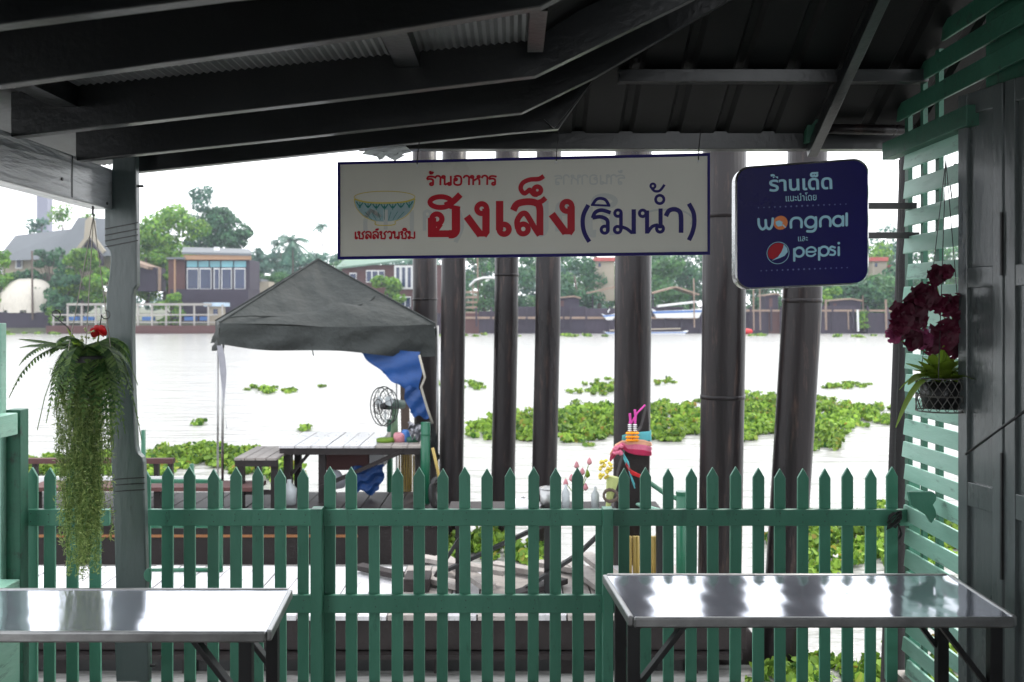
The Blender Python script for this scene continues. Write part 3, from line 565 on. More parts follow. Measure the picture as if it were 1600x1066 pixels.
bm_ = MB().lathe((XY(818, 8.7), 8.7, TZ), [(0, 0), (.14, .0), (.16, .05), (.1, .09), (.04, .1), (0, .12)], 14)
for v in bm_.v: v += Vector((random.uniform(-.02, .02),) * 1 + (random.uniform(-.02, .02), random.uniform(-.012, .012)))
part(t, 'sack', bm_, WHITE, smooth=True)
t = thing('lotus_vase', 'glass jar of pink lotus buds on the outdoor table', 'flowers', (XY(905, 8.7), 8.7, TZ), G)
part(t, 'jar', MB().lathe((XY(903, 8.7), 8.7, TZ), [(0, 0), (.04, 0), (.05, .1), (.045, .2)], 14), GLASSY, smooth=True)
LOTUS = mat('lotus_bud_pink', lin((220, 150, 160)), .5, .3, 20, .1, transl=.2)
for px, py in ((884, 755), (901, 728), (921, 722), (918, 742), (915, 762), (893, 748), (910, 738)):
    a = P(px, py, 8.7 + random.uniform(-.08, .08)); st = MB().tube([Vector((XY(903, 8.7), 8.7, TZ + .05)), (a + Vector((XY(903, 8.7), 8.7, TZ))) / 2 + Vector((0, 0, .05)), a], .004, 5); part(t, 'stem', st, L_ORC)
    part(t, 'bud', MB().lathe(a, [(0, -.03), (.02, -.015), (.024, 0), (.012, .03), (0, .045)], 8), LOTUS if py != 742 else L_ORC, smooth=True)
t = thing('yellow_flower_bunch', 'bunch of yellow flowers leaning against the wrapped prow', 'flowers', (XY(945, 8.55), 8.55, TZ), G)
yb = MB()
for i in range(26): yb.lathe(P(948 + random.uniform(-12, 8), 735 + random.uniform(-16, 14), 8.5 + random.uniform(-.05, .05)), [(0, -.018), (.02, 0), (0, .018)], 6)
part(t, 'blossoms', yb, YELL); part(t, 'wrapping', MB().tube([P(950, 792, 8.55), P(958, 745, 8.55)], .02, 8, .06), mat('pale_green_wrap', lin((190, 200, 130)), .6, .2, 9, .1))
# prow with scarves and garlands
t = thing('boat_prow', 'dark pointed wooden boat prow standing up behind the fence', 'prow', (XY(985, 8.7), 8.75, TZ))
Y = 8.75
part(t, 'stem_post', MB().ppoly([(1012, 634), (1003, 668), (978, 700), (966, 740), (962, 797), (1014, 797), (1015, 700), (1014, 660)], Y, .16), DARKW, bevel=.01)
part(t, 'gunwale', MB().tube([P(1002, 745, 8.8), P(1040, 772, 8.6), P(1070, 784, 8.4)], .022, 8), GREENP)
part(t, 'lower_gunwale', MB().tube([P(985, 785, 8.8), P(1040, 800, 8.6), P(1075, 808, 8.4)], .018, 8), TEAL)
def sash(name, m, pts, w, lab):
    mb = MB(); pp = [P(a, b, c) for a, b, c in pts]
    for i, p in enumerate(pp):
        k = len(mb.v)
        for j in range(5): mb.v.append(p + Vector((random.uniform(-.004, .004), -.012 * (j % 2), (j - 2) / 4 * w * (1 + .25 * math.sin(i * 1.7)))))
        if i:
            for j in range(4): mb.f.append((k - 5 + j, k - 4 + j, k + j + 1, k + j))
    part(t, name, mb, m, smooth=True, label=lab)
PINKS = mat('soft_pink_cloth', lin((222, 120, 150)), .85, .3, 14, .3); PINKR = mat('rose_cloth', lin((196, 46, 92)), .85, .3, 14, .3); PEACH = mat('peach_cloth', lin((226, 170, 140)), .85, .3, 14, .3)
wr_ = lambda dy, dz: [(953, 716 + dy * .4, 8.7 - dz), (962, 703 + dy * .5, 8.69 - dz), (972, 695 + dy * .4, 8.68 - dz), (982, 699 + dy * .8, 8.68 - dz), (994, 699 + dy, 8.68 - dz), (1006, 700 + dy, 8.69 - dz), (1017, 702 + dy, 8.71), (1018, 702 + dy, 8.9)]
sash('peach_sash', PEACH, wr_(-8, 0), .045, 'peach band at the top of the knotted sashes')
sash('pink_sash', PINKS, wr_(0, .006), .055, 'soft pink knotted sash round the wooden prow')
sash('rose_sash', PINKR, wr_(7, .012), .05, 'rose red sash below the soft pink one')
kb = MB()
for i in range(9): kb.lathe(P(966 + random.uniform(-9, 9), 703 + random.uniform(-9, 9), 8.64), [(0, -.02), (.022, -.008), (.026, .006), (0, .022)], 7)
part(t, 'sash_knot', kb, PINKS, smooth=True)
sash('turquoise_sash', CYAN, [(972, 690, 8.705), (985, 688, 8.705), (1000, 684, 8.705), (1016, 681, 8.72), (1017, 681, 8.9)], .11, 'turquoise sash just above the pink one on the prow')
sash('hanging_sash', CYAN, [(974, 712, 8.665), (982, 728, 8.66), (986, 746, 8.66), (992, 760, 8.66)], .06, 'turquoise sash end hanging below the pink knot')
sash('red_sash', REDF, [(978, 724, 8.655), (986, 738, 8.655), (1000, 744, 8.655), (1014, 745, 8.66)], .035, 'narrow red sash below the pink knot')
for k_, (a, ytop, lab) in enumerate(((984, 646, 'left of two short flower garlands hanging on the prow'), (992, 640, 'right of two short flower garlands hanging on the prow'))):
    t = thing('flower_garland', lab, 'garland', P(a, 690, 8.64), 'garlands on the prow')
    part(t, 'pink_tassel', MB().tube([P(a, ytop, 8.64), P(a + 1, ytop + 12, 8.64), P(a, 662, 8.64)], .011, 7), MAGENTA)
    g = MB(); gw = MB()
    for i in range(5): gw.lathe(P(a, 664 + i * 3, 8.64), [(0, -.01), (.022, 0), (0, .01)], 7)
    for yy in (677, 683, 688):
        for j in range(7): th = j * .9; g.lathe(P(a + 4 * math.cos(th), yy, 8.64 - .025 * math.sin(th)), [(0, -.016), (.02, 0), (0, .016)], 6)
    part(t, 'white_blossoms', gw, WHITE); part(t, 'marigolds', g, MARI)
solo('pink_ribbon', MB().tube([P(986, 662, 8.66), P(996, 645, 8.66), P(1008, 633, 8.68)], .008, 6), MAGENTA, 'magenta ribbon running up to the tip of the prow', 'ribbon')
t = thing('bamboo_bundle', 'upright yellow bamboo canes under the outdoor table', 'bamboo', P(990, 900, 8.9))
for px in (978, 984, 991, 996, 1019, 1024, 1030): part(t, 'cane', MB().tube([P(px, 838, 9.2), P(px + 1, 915, 9.2)], .018, 8), BAMBOO, smooth=True)
solo('coiled_rope', MB().tube([P(955 + 12 * math.cos(i * .6), 775 + (i % 11) - 5 + 12 * math.sin(i * .6), 8.5) for i in range(40)], .012, 6), BARK, 'coil of old brown rope hanging under the prow', 'rope')
t = thing('green_pipe_post', 'thick green pipe post with capped top right of the prow', 'post', P(1065, 900, 8.2), 'green steel pipes beyond the fence')
part(t, 'pipe', MB().tube([P(1065, 770, 8.2), P(1065, 962, 8.2)], .047, 18), GREENP, smooth=True); part(t, 'cap', MB().tube([P(1065, 768, 8.2), P(1065, 773, 8.2)], .05, 18), GREENP)

# ------------------------------------------------------------------ raft, tent and furniture
t = thing('long_raft', 'long dark timber raft with an orange stripe carrying the tent', 'raft', (-3.5, 12.5, WATER))
RY0, RY1 = 11.47, 13.45
part(t, 'hull', MB().box(-6.6, XY(690, 11.6), RY0, RY1, WATER - .1, DZ - .05), DARKW)
part(t, 'stripe', MB().box(-6.5, XY(560, 11.5), RY0 - .02, RY0 - .002, DZ - .17, DZ - .14), mat('orange_stripe_paint', lin((150, 100, 60)), .6, .3, 5, .1))
for i in range(24): xa = -6.6 + i * .245; part(t, 'deck_board', MB().box(xa, xa + .23, RY0 - .03, RY1, DZ - .047, DZ + random.uniform(-.004, .004)), DARKW)
t = thing('pipe_railing', 'green pipe gangway railing behind the left pickets', 'railing', P(290, 900, 9.4), 'green steel pipes beyond the fence')
for a, b, m in (((225, 752), (345, 752), GREENP), ((225, 822), (345, 822), GREENP), ((225, 892), (348, 890), GREENP)): part(t, 'rail', MB().tube([P(*a, 9.3), P(*b, 9.3)], .022, 10), m, smooth=True)
for px, y0 in ((300, 725), (345, 752), (224, 672)): part(t, 'upright', MB().tube([P(px, y0, 9.3), P(px, 895, 9.3)], .022, 10), GREENP, smooth=True)
t = thing('boat_bench', 'long low bench of reddish boards along the left end of the raft', 'bench', P(190, 790, 12))
part(t, 'seat', MB().box(XY(40, 12), XY(400, 12), 12, 12.5, ZZ(762, 12) - .05, ZZ(762, 12)), H_BROWN); part(t, 'rail', MB().box(XY(30, 13), XY(270, 13), 13, 13.1, ZZ(725, 13), ZZ(717, 13)), H_BROWN)
part(t, 'backrest', MB().box(XY(40, 12.6), XY(300, 12.6), 12.6, 12.64, ZZ(757, 12.6), ZZ(745, 12.6)), WHITE)
for px in (50, 140, 240, 330): part(t, 'leg', MB().box(XY(px, 12.1), XY(px, 12.1) + .08, 12.1, 12.2, DZ, ZZ(762, 12) - .05), DARKW); part(t, 'rail_post', MB().box(XY(min(px, 262), 13.02), XY(min(px, 262), 13.02) + .06, 13.02, 13.09, DZ, ZZ(725, 13)), DARKW)
# tent
FLx, FRx = Vector((XY(343, 12.5), 12.5, 0)), Vector((XY(680, 13.4), 13.4, 0)); fd = (FRx - FLx); bd = Vector((-fd.y, fd.x, 0))
BLx, BRx = FLx + bd, FRx + bd; EV = ZZ(505, 12.5); EVR = ZZ(507, 13.4)
t = thing('canopy_tent', 'dark grey pyramid canopy tent with sagging valance on the raft', 'tent', (FLx + BRx) / 2 + Vector((0, 0, DZ)))
cor = [FLx + Vector((0, 0, EV)), FRx + Vector((0, 0, EVR)), BRx + Vector((0, 0, EVR)), BLx + Vector((0, 0, EV))]
pk = P(497, 406, ((FLx + BRx) / 2).y)
cv = MB(); NS = 22; NT = 12
for s_ in range(4):
    a, b = cor[s_], cor[(s_ + 1) % 4]; k = len(cv.v)
    nrm = (b - a).cross(Vector((0, 0, 1))).normalized()
    for i in range(NT + 1):
        for j in range(NS + 1):
            u = j / NS; v = i / NT; e = a.lerp(b, u); p = e.lerp(pk, v)
            sag = -.11 * math.sin(math.pi * v) * math.sin(math.pi * u) - .04 * math.sin(math.pi * u) * (1 - v)
            wr = .035 * math.sin(u * 21 + v * 9 + s_) * math.sin(math.pi * v) * (1 - v) * math.sin(math.pi * u) + .03 * math.sin(u * 7 + v * 17) * math.sin(math.pi * u) * (1 - v)
            if s_ == 0: wr += math.sin(math.pi * u) * .05 * math.exp(-((u - .62 + .5 * (v - .2)) * 9) ** 2) * math.sin(v * math.pi) + .05 * math.exp(-((v - .3 - .25 * u) * 13) ** 2) * math.sin(math.pi * u)
            if s_ == 0: wr += .11 / (1 + math.exp(max(-30, min(30, (v - .05 - .42 * u) * 70)))) * math.sin(math.pi * min(1, u * 1.0)) * min(1, v * 9) + .02 * math.sin(math.pi * u) * math.sin(u * 33 + v * 40) * math.sin(math.pi * v)
            cv.v.append(p + Vector((0, 0, sag + wr)))
    for i in range(NT):
        for j in range(NS): q = k + i * (NS + 1) + j; cv.f.append((q, q + 1, q + NS + 2, q + NS + 1))
part(t, 'roof_cover', cv, TENT, smooth=True)
for s_ in range(4):
    a, b = cor[s_], cor[(s_ + 1) % 4]; mb = MB(); nrm = (b - a).cross(Vector((0, 0, 1))).normalized()
    for i in range(7):
        for j in range(NS * 2 + 1):
            u = j / NS / 2; v = i / 6; e = a.lerp(b, u); sg = -.04 * math.sin(math.pi * u)
            drop = (.27 + .16 * u if s_ == 0 else .34) + .03 * math.sin(u * 9 + s_)
            mb.v.append(e + Vector((0, 0, sg - drop * v)) + nrm * (.05 * math.sin(u * 24 + 3 * v + s_) * v + .035 * v * math.sin(u * 11 + v * 8) + .02 * math.sin(u * 53 + 7 * math.sin(v * 3 + u * 9)) * v))
    for i in range(6):
        for j in range(NS * 2): q = i * (NS * 2 + 1) + j; mb.f.append((q, q + NS * 2 + 1, q + NS * 2 + 2, q + 1))
    part(t, 'valance', mb, TENT, smooth=True)
for c_, e_ in ((FLx, EV), (BLx, EV), (BRx, EVR), (FRx, EVR)): part(t, 'pole', MB().tube([c_ + Vector((.03, .03, DZ if c_.y < 13.45 else WATER - .2)), c_ + Vector((.03, .03, e_ - .02))], .018, 8), STEELE, smooth=True)
for c_ in cor: part(t, 'hip_rod', MB().tube([c_ + Vector((0, 0, -.05)), pk + Vector((0, 0, -.06))], .012, 6), STEELE)
def tpt(u, v, o=0):
    e = cor[0].lerp(cor[1], u); p = e.lerp(pk, v); sag = -.11 * math.sin(math.pi * v) * math.sin(math.pi * u) - .04 * math.sin(math.pi * u) * (1 - v)
    return p + Vector((0, -o, sag + o * .6))
part(t, 'fold_seam', MB().tube([tpt(u, .03 + .42 * u + .012 * math.sin(u * 14), .05 + .015 * math.sin(u * 20)) for u in np.linspace(.02, .93, 24)], .011, 6), TENT)
for s_ in range(4):
    part(t, 'hip_seam', MB().tube([cor[s_].lerp(pk, v) + Vector((0, 0, .012)) for v in np.linspace(0, 1, 12)], .012, 6), TENT)
part(t, 'tie_cord', MB().tube([P(486, 538, 12.9), P(490, 556, 12.9)], .008, 5), ROPE)
rg = MB()
for i in range(14):
    v = i / 13; a = P(343 + 2 + 9 * v, 540 + 130 * v, 12.45)
    rg.v += [a + Vector((-.05 * (1 - v), 0, 0)), a + Vector((.03 + .03 * math.sin(v * 6), -.03, 0))]
    if i: k = len(rg.v); rg.f.append((k - 4, k - 3, k - 1, k - 2))
solo('cloth_rag', rg, RAG, 'long pale rag hanging from the front left corner of the tent', 'rag')
def clothpoly(pp, n=10, amp=.05, Yd=.25):
    """soft sheet between a top edge and a bottom edge (photo points with distance)"""
    (t0, t1), (b0, b1) = pp; mb = MB()
    for i in range(n + 1):
        for j in range(n + 1):
            u = j / n; v = i / n; p = P(*t0).lerp(P(*t1), u).lerp(P(*b0).lerp(P(*b1), u), v)
            mb.v.append(p + Vector((.02 * math.sin(v * 9 + u * 4), amp * math.sin(u * 9 + v * 14), amp * .7 * math.sin(u * 13 - v * 5) * (0.2 + v))))
    for i in range(n):
        for j in range(n): q = i * (n + 1) + j; mb.f.append((q, q + 1, q + n + 2, q + n + 1))
    return mb
t = thing('blue_tarpaulin', 'blue tarpaulin hanging down from the right side of the tent', 'tarpaulin', P(640, 640, 13.3))
part(t, 'upper_sheet', clothpoly([((555, 543, 13.25), (658, 550, 13.25)), ((598, 585, 13.2), (656, 622, 13.2))], 14, .018), TARP, smooth=True)
part(t, 'lower_sheet', clothpoly([((628, 598, 13.2), (658, 610, 13.2)), ((640, 648, 13.2), (674, 655, 13.2))], 10, .03), TARP, smooth=True)
solo('grey_ground_sheet', clothpoly([((672, 655, 13.3), (676, 655, 13.3)), ((668, 722, 13.3), (688, 718, 13.3))], 8, .03), TENT, 'dark sheet hanging behind the green tent post', 'sheet', smooth=True)
solo('blue_bundle', clothpoly([((548, 730, 13), (602, 726, 13)), ((540, 772, 13), (592, 770, 13))], 10, .06), TARP, 'folded blue tarpaulin stuffed under the raft table', 'tarpaulin', smooth=True)
solo('pale_rope', MB().tube([P(655, 555, 13), P(664, 590, 13), P(658, 605, 13), P(668, 640, 13), P(676, 662, 13)], .016, 6), PALE, 'pale rope tied down the right tent pole', 'rope', smooth=True)
t = thing('green_tent_post', 'bright green pipe post at the right end of the raft table', 'post', P(664, 790, 12.6), 'green steel pipes beyond the fence')
part(t, 'pipe', MB().tube([P(665, 660, 12.6), P(664, 790, 12.6)], .062, 18), GREENP, smooth=True)
part(t, 'ring', MB().tube([P(665, 678, 12.6), P(665, 680, 12.6)], .066, 18), GREENP)
t = thing('raft_table', 'weathered slatted wooden table standing under the tent', 'table', P(540, 790, 13))
tz = ZZ(697, 12.6); X0, X1 = XY(436, 12.6), XY(662, 12.6); n_ = 9
for i in range(n_):
    xa = X0 + (X1 - X0) * i / n_; xb = X0 + (X1 - X0) * (i + 1) / n_ - .012
    mb = MB().box(xa, xb, 12.6, 14.1, tz - .03, tz + random.uniform(-.004, .004))
    part(t, 'plank', mb, DECKW if i < 6 else GREYW)
part(t, 'apron', MB().box(X0, X1, 12.62, 12.66, tz - .12, tz - .031), DARKW); part(t, 'rear_apron', MB().box(X0, X1, 13.4, 13.44, tz - .1, tz - .031), DARKW)
for xx in (X0 + .04, X0 + .5, X1 - .12):
    for yy in (12.68, 13.3): part(t, 'leg', MB().box(xx, xx + .09, yy, yy + .09, DZ, tz - .121), DARKW)
part(t, 'brace', MB().beam(P(500, 762, 12.64), P(630, 705, 12.64), .05, .09, (0, 1, 0)), DARKW); part(t, 'short_brace', MB().beam(P(452, 745, 12.75), P(485, 706, 12.75), .04, .06, (0, 1, 0)), DARKW)
solo('storage_box', MB().box(XY(500, 13.2), XY(576, 13.2), 13.2, 13.6, ZZ(735, 13.2), ZZ(706, 13.2)), H_BROWN, 'dark red-brown box under the raft table', 'box', bevel=.01)
solo('white_crate', MB().box(XY(577, 13.1), XY(600, 13.1), 13.1, 13.5, ZZ(730, 13.1), ZZ(705, 13.1)), mat('grey_white_plastic', lin((170, 170, 172)), .5, .2, 5, .1), 'pale crate next to the brown box under the raft table', 'crate', bevel=.01)
t = thing('raft_bench', 'short weathered plank bench at the left end of the raft table', 'bench', P(393, 790, 12.8))
bz = ZZ(716, 12.2); X0, X1 = XY(366, 12.2), XY(433, 12.2)
for i in range(4):
    xa = X0 + (X1 - X0) * i / 4; part(t, 'plank', MB().box(xa, xa + (X1 - X0) / 4 - .012, 12.2, 13.3, bz - .03, bz + random.uniform(-.003, .003)), GREYW)
part(t, 'apron', MB().box(X0, X1, 12.22, 12.26, bz - .11, bz - .031), DARKW)
for xx in (X0 + .02, X1 - .1):
    for yy in (12.27, 13.1): part(t, 'leg', MB().box(xx, xx + .08, yy, yy + .08, DZ, bz - .031), DARKW)
part(t, 'stretcher', MB().box(X0 + .1, X1 - .1, 12.29, 12.33, DZ + .18, DZ + .24), DARKW)
# fan
t = thing('table_fan', 'old green pedestal fan with round wire cage on the raft table', 'fan', P(617, 690, 13.2))
FANG = mat('dull_green_fan_paint', lin((110, 140, 110)), .5, .25, 8, .1)
fc = P(601, 635, 13.1); part(t, 'base', MB().lathe(P(618, 690, 13.2) + Vector((0, 0, .0)), [(0, 0), (.15, 0), (.14, .03), (.05, .06), (0, .06)], 16), FANG, smooth=True)
part(t, 'stand', MB().tube([P(616, 688, 13.2), P(617, 640, 13.2)], .055, 10, .04), FANG, smooth=True)
part(t, 'motor', MB().tube([P(606, 632, 13.12), P(630, 632, 13.3)], .075, 12, .06), mat('dark_green_motor', lin((70, 92, 82)), .5, .2, 8, .1), smooth=True)
ax = Vector((-.75, -.66, 0)).normalized(); sd = Vector((ax.y, -ax.x, 0)); cg = MB()
def ring(c, r, th, mb): mb.tube([c + sd * (r * math.cos(a)) + Vector((0, 0, r * math.sin(a))) for a in [i * math.pi / 14 for i in range(29)]], th, 5, cap=False)
for off, rr in ((.06, .26), (0, .27), (.1, .1), (-.06, .24)): ring(fc + ax * off, rr, .008, cg)
for i in range(14):
    a = i * math.pi / 7; e = fc + sd * (.27 * math.cos(a)) + Vector((0, 0, .27 * math.sin(a)))
    cg.tube([fc + ax * .11, fc + ax * .08 + (e - fc) * .7, e], .004, 4); cg.tube([fc - ax * .08, e], .004, 4)
part(t, 'cage', cg, BLACK)
for i in range(3):
    a = i * 2 * math.pi / 3 + .4; u = sd * math.cos(a) + Vector((0, 0, math.sin(a))); w_ = ax.cross(u)
    part(t, 'blade', MB().add([fc + u * .03, fc + u * .1 + w_ * .07 + ax * .02, fc + u * .22 + w_ * .05 + ax * .02, fc + u * .22 - w_ * .05 - ax * .02, fc + u * .1 - w_ * .06 - ax * .02], [(0, 1, 2, 3, 4)]), GLASSY)
part(t, 'hub', MB().tube([fc - ax * .03, fc + ax * .05], .045, 10), BLACK, smooth=True)
solo('timber_stake', MB().beam(P(632, 590, 13.9), P(636, 790, 13.9), .12, .08, (0, 1, 0)), BARK, 'rough brown timber stake behind the fan', 'post')
solo('green_stake', MB().tube([P(609, 655, 14.2), P(609, 790, 14.2)], .045, 8), GREENP, 'thin green post below the fan behind the table', 'post')
G = 'clutter on the raft table'
for px, py, r, h, m, lab in ((625, 692, .09, .12, LOTUS, 'small pinkish tin at the right end of the raft table'), (634, 676, .06, .16, BLUEP, 'blue and white bottle behind the fan stand'), (603, 694, .13, .05, L_HYA, 'flat green bundle beside the fan base'), (645, 693, .1, .07, TEALD, 'small green tray by the green post')):
    t = thing('jar', lab, 'container', P(px, py, 13.0), G); part(t, 'jar_body', MB().lathe(Vector((XY(px, 13), 13, tz + .004)), [(0, 0), (r, 0), (r, h * .8), (r * .8, h), (0, h)], 12), m, smooth=True)
solo('pale_sack', clothpoly([((636, 660, 12.9), (660, 664, 12.9)), ((640, 680, 12.8), (660, 690, 12.8))], 8, .07), RAG, 'crumpled pale cloth hanging behind the green post', 'sack', smooth=True)
t = thing('bamboo_screen', 'yellow bamboo cane screen under the right end of the raft table', 'screen', P(642, 765, 13.0))
for i in range(9): part(t, 'cane', MB().tube([P(624 + i * 3.7, 708 + i * .6, 13.6), P(624 + i * 3.7, 768, 13.6)], .014, 7), BAMBOO, smooth=True)
t = thing('car_tyre', 'old black tyre fender with rope hanging beside the raft', 'tyre', P(684, 770, 11.5))
part(t, 'tyre_ring', MB().tube([P(683, 770, 11.6) + Vector((.06 * math.cos(a), .02 * math.cos(a), .16 * math.sin(a))) for a in [i * math.pi / 10 for i in range(21)]], .045, 8, cap=False), BLACK, smooth=True)
part(t, 'rope', MB().tube([P(676, 700, 11.5), P(684, 735, 11.5), P(690, 765, 11.5), P(686, 795, 11.5)], .018, 6), BAMBOO, smooth=True)
solo('white_bundle', MB().lathe(P(520, 765, 12.9), [(0, 0), (.16, .03), (.18, .12), (.1, .24), (0, .27)], 12), RAG, 'crumpled white bag under the raft table', 'bag', smooth=True)
solo('water_jug', MB().lathe(P(452, 790, 12.6), [(0, 0), (.09, 0), (.1, .22), (.03, .3), (.03, .34), (0, .34)], 12), GLASSY, 'clear plastic jug standing left of the table leg', 'jug', smooth=True)

# ------------------------------------------------------------------ the shelter
solo('restaurant_floor', MB().box(-2.6, 2.6, -4, 4.69, -.12, 0), FLOORM, None, None, kind='structure')
t = thing('restaurant_shelter', 'open-sided dark timber shelter with bent rafters and metal roof', 'building', (0, 4.6, 0))
# carved corner post
prof = [(200, 176, 216), (262, 175, 216), (328, 163, 217), (380, 163, 217.5), (385, 166, 217.5), (392, 171, 217.5), (402, 172.5, 217.5), (425, 171, 218), (446, 168, 218), (452, 166.5, 213.5), (462, 165.5, 211.5), (520, 165, 210.5), (600, 168, 212), (660, 170.5, 214.5), (698, 172, 216.5), (708, 172.5, 219), (715, 173, 226), (722, 173, 228), (800, 177, 230), (900, 180, 232), (962, 181, 233), (975, 178, 234), (1066, 181, 236)]
Y0, Y1 = 4.47, 4.515; mb = MB()
for y_, a, b in prof:
    x0_, x1_, z_ = XY(a, Y0), XY(b - 4, Y0), ZZ(y_, Y0); mb.v += [Vector((x0_, Y0, z_)), Vector((x1_, Y0, z_)), Vector((x1_, Y1, z_)), Vector((x0_, Y1, z_))]
for i in range(len(prof) - 1):
    for j in range(4): q = (j + 1) % 4; mb.f.append((i * 4 + j, (i + 1) * 4 + j, (i + 1) * 4 + q, i * 4 + q))
mb.f.append((0, 1, 2, 3)); k = (len(prof) - 1) * 4; mb.f.append((k + 3, k + 2, k + 1, k))
cp = part(t, 'carved_post', mb, GREY, bevel=.006)
for yy in (352, 362, 371, 380, 743, 752, 762): part(cp, 'carved_line', MB().beam(P(164 if yy < 500 else 180, yy + 6, Y0 - .0005), P(216 if yy < 500 else 226, yy - 4 if yy < 500 else yy + 3, Y0 - .0005), .004, .0055, (0, 1, 0)), BLACK)
part(cp, 'bolt', MB().tube([P(214, 291, 4.5), P(224, 291, 4.5)], .006, 8), BLACK); part(cp, 'lower_bolt', MB().tube([P(233, 1040, 4.5), P(243, 1040, 4.5)], .008, 8), BLACK)
# side beam
bxr = XY(174, 4.45)
sb = part(t, 'side_beam', MB().box(bxr - .1, bxr, .8, 4.465, ZZ(327, 4.45), ZZ(264, 4.45)), BEAMG, bevel=.006)
for yy in (4.05, 3.2): part(sb, 'joint_strip', MB().box(bxr - .001, bxr + .003, yy, yy + .005, ZZ(325, 4.45), ZZ(266, 4.45)), RAFT)
part(sb, 'hook', MB().tube([P(145, 322, 4.22), P(145, 334, 4.22), P(147, 338, 4.22)], .005, 6), BLACK)
for (a, yy) in ((3.96, 280), (4.4, 318)): part(sb, 'nail', MB().tube([Vector((bxr - .002, a, ZZ(yy, a))), Vector((bxr + .004, a, ZZ(yy, a)))], .007, 8), BLACK)
# rafters (bottom edge through photo points at each distance)
raft = [(4.62, [(190, 273), (800, 209), (872, 203), (925, 128)], .15), (4.12, [(122, 253), (500, 213), (815, 178), (930, 122), (1152, -6)], .155),
        (3.58, [(22, 216), (560, 154), (836, 121), (1060, 12), (1180, -50)], .165), (2.85, [(-70, 146), (0, 137), (560, 60), (845, 14), (1000, -70), (1150, -150)], .165), (2.3, [(-200, 70), (0, 44), (345, 0), (800, -50), (1000, -170)], .15), (2.0, [(-300, -30), (800, -180), (1000, -300)], .15), (1.4, [(-500, -250), (800, -480), (1100, -700)], .15)]
for Yr, pts, h in raft:
    pp = [P(a, b, Yr) for a, b in pts]; poly = [(p.x, p.z) for p in pp] + [(p.x, p.z + h) for p in pp[::-1]]
    part(t, 'rafter', MB().prism(poly, Yr - .025, Yr + .025), RAFT, bevel=.004)
part(t, 'valley_plate', MB().ppoly([(866, 200), (925, 128), (918, 118), (850, 186)], 4.55, .02), RAFT)
# ribbed low roof over the rafters
def zlow(x): return 2.475 + .17 + .1 * (x + 1.6)
mb = MB(); xs = np.arange(-2.5, .1, .014)
for i, x in enumerate(xs):
    z = zlow(x) + (.004 if i % 2 else -.004); mb.v += [Vector((x, .3, z)), Vector((x, 5.1, z))]
    if i: k = len(mb.v); mb.f.append((k - 4, k - 3, k - 1, k - 2))
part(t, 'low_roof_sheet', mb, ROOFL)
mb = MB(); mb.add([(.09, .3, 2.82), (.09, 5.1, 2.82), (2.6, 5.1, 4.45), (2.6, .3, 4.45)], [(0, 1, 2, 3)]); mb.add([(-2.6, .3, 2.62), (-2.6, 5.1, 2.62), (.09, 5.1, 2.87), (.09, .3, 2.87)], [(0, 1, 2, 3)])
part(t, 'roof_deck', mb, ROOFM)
for a, b, Yb in (((30, 128), (70, 122), 3.3), ((605, 62), (645, 57), 3.3), ((826, 36), (852, 30), 3.2)): part(t, 'nogging', MB().box(XY(a[0], Yb), XY(b[0], Yb), Yb - .22, Yb + .25, ZZ(a[1] + 14, Yb), ZZ(a[1] - 30, Yb)), RAFT)
# trapezoid metal roof rising towards the viewer
def zb(y): return 2.70 + .52 * (5.02 - y)
mb = MB(); x = -.6; pr = []
while x < 2.45: pr += [(x, 0), (x + .17, 0), (x + .19, .028), (x + .225, .028)]; x += .245
for i, (x, dz) in enumerate(pr):
    mb.v += [Vector((x, 5.06, zb(5.06) + dz)), Vector((x, 3.6, zb(3.6) + dz)), Vector((x, 1.2, zb(1.2) + dz))]
    if i: k = len(mb.v); mb.f += [(k - 6, k - 5, k - 2, k - 3), (k - 5, k - 4, k - 1, k - 2)]
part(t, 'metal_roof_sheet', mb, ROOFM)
part(t, 'eave_beam', MB().box(XY(560, 5.0), XY(1425, 5.0), 4.96, 5.04, ZZ(235, 5), ZZ(207, 5)), RAFT, bevel=.003)
part(t, 'upper_eave_beam', MB().box(XY(740, 5.1), XY(1425, 5.1), 5.08, 5.14, ZZ(203, 5.1), ZZ(186, 5.1)), RAFT, bevel=.003)
yy = 4.52; part(t, 'purlin', MB().box(.5, 1.95, yy - .03, yy + .03, zb(yy) - .075, zb(yy) - .015), RAFT, bevel=.003)
yy = 3.9; part(t, 'purlin', MB().box(.9, 1.95, yy - .03, yy + .03, zb(yy) - .075, zb(yy) - .015), RAFT, bevel=.003)
part(t, 'sloping_rafter', MB().beam((XY(1268, 4.96), 4.96, zb(4.96) - .10), (XY(1268, 4.96), 3.0, zb(3.0) - .10), .05, .06), RAFT, bevel=.003)
part(t, 'eave_bracket', MB().ppoly([(1262, 186), (1285, 186), (1272, 222), (1260, 222)], 4.9, .05), TEALD)
part(t, 'gutter_pipe', MB().tube([P(1275, 201, 4.85), P(1430, 204, 4.85)], .026, 14), PILE, smooth=True)
# unseen room behind the viewer; rear wall added and roof shortened to tune light
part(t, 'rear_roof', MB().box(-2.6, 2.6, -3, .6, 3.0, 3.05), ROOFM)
part(t, 'light_blocking_rear_wall', MB().box(-2.6, -1.2, -4.1, -4, 0, 3.0), DOORM); part(t, 'right_wall', MB().box(2.25, 2.32, -4, 3.3, 0, 3.6), DOORM); part(t, 'left_wall', MB().box(-2.6, -2.53, -4, .6, 0, 3.0), GREY)
# wisp of plastic at eave
solo('plastic_wisp', clothpoly([((560, 232, 4.75), (641, 226, 4.75)), ((584, 247, 4.75), (632, 247, 4.75))], 8, .015), GLASSY, 'crumpled clear plastic tucked under the eave above the sign', 'plastic sheet', smooth=True)

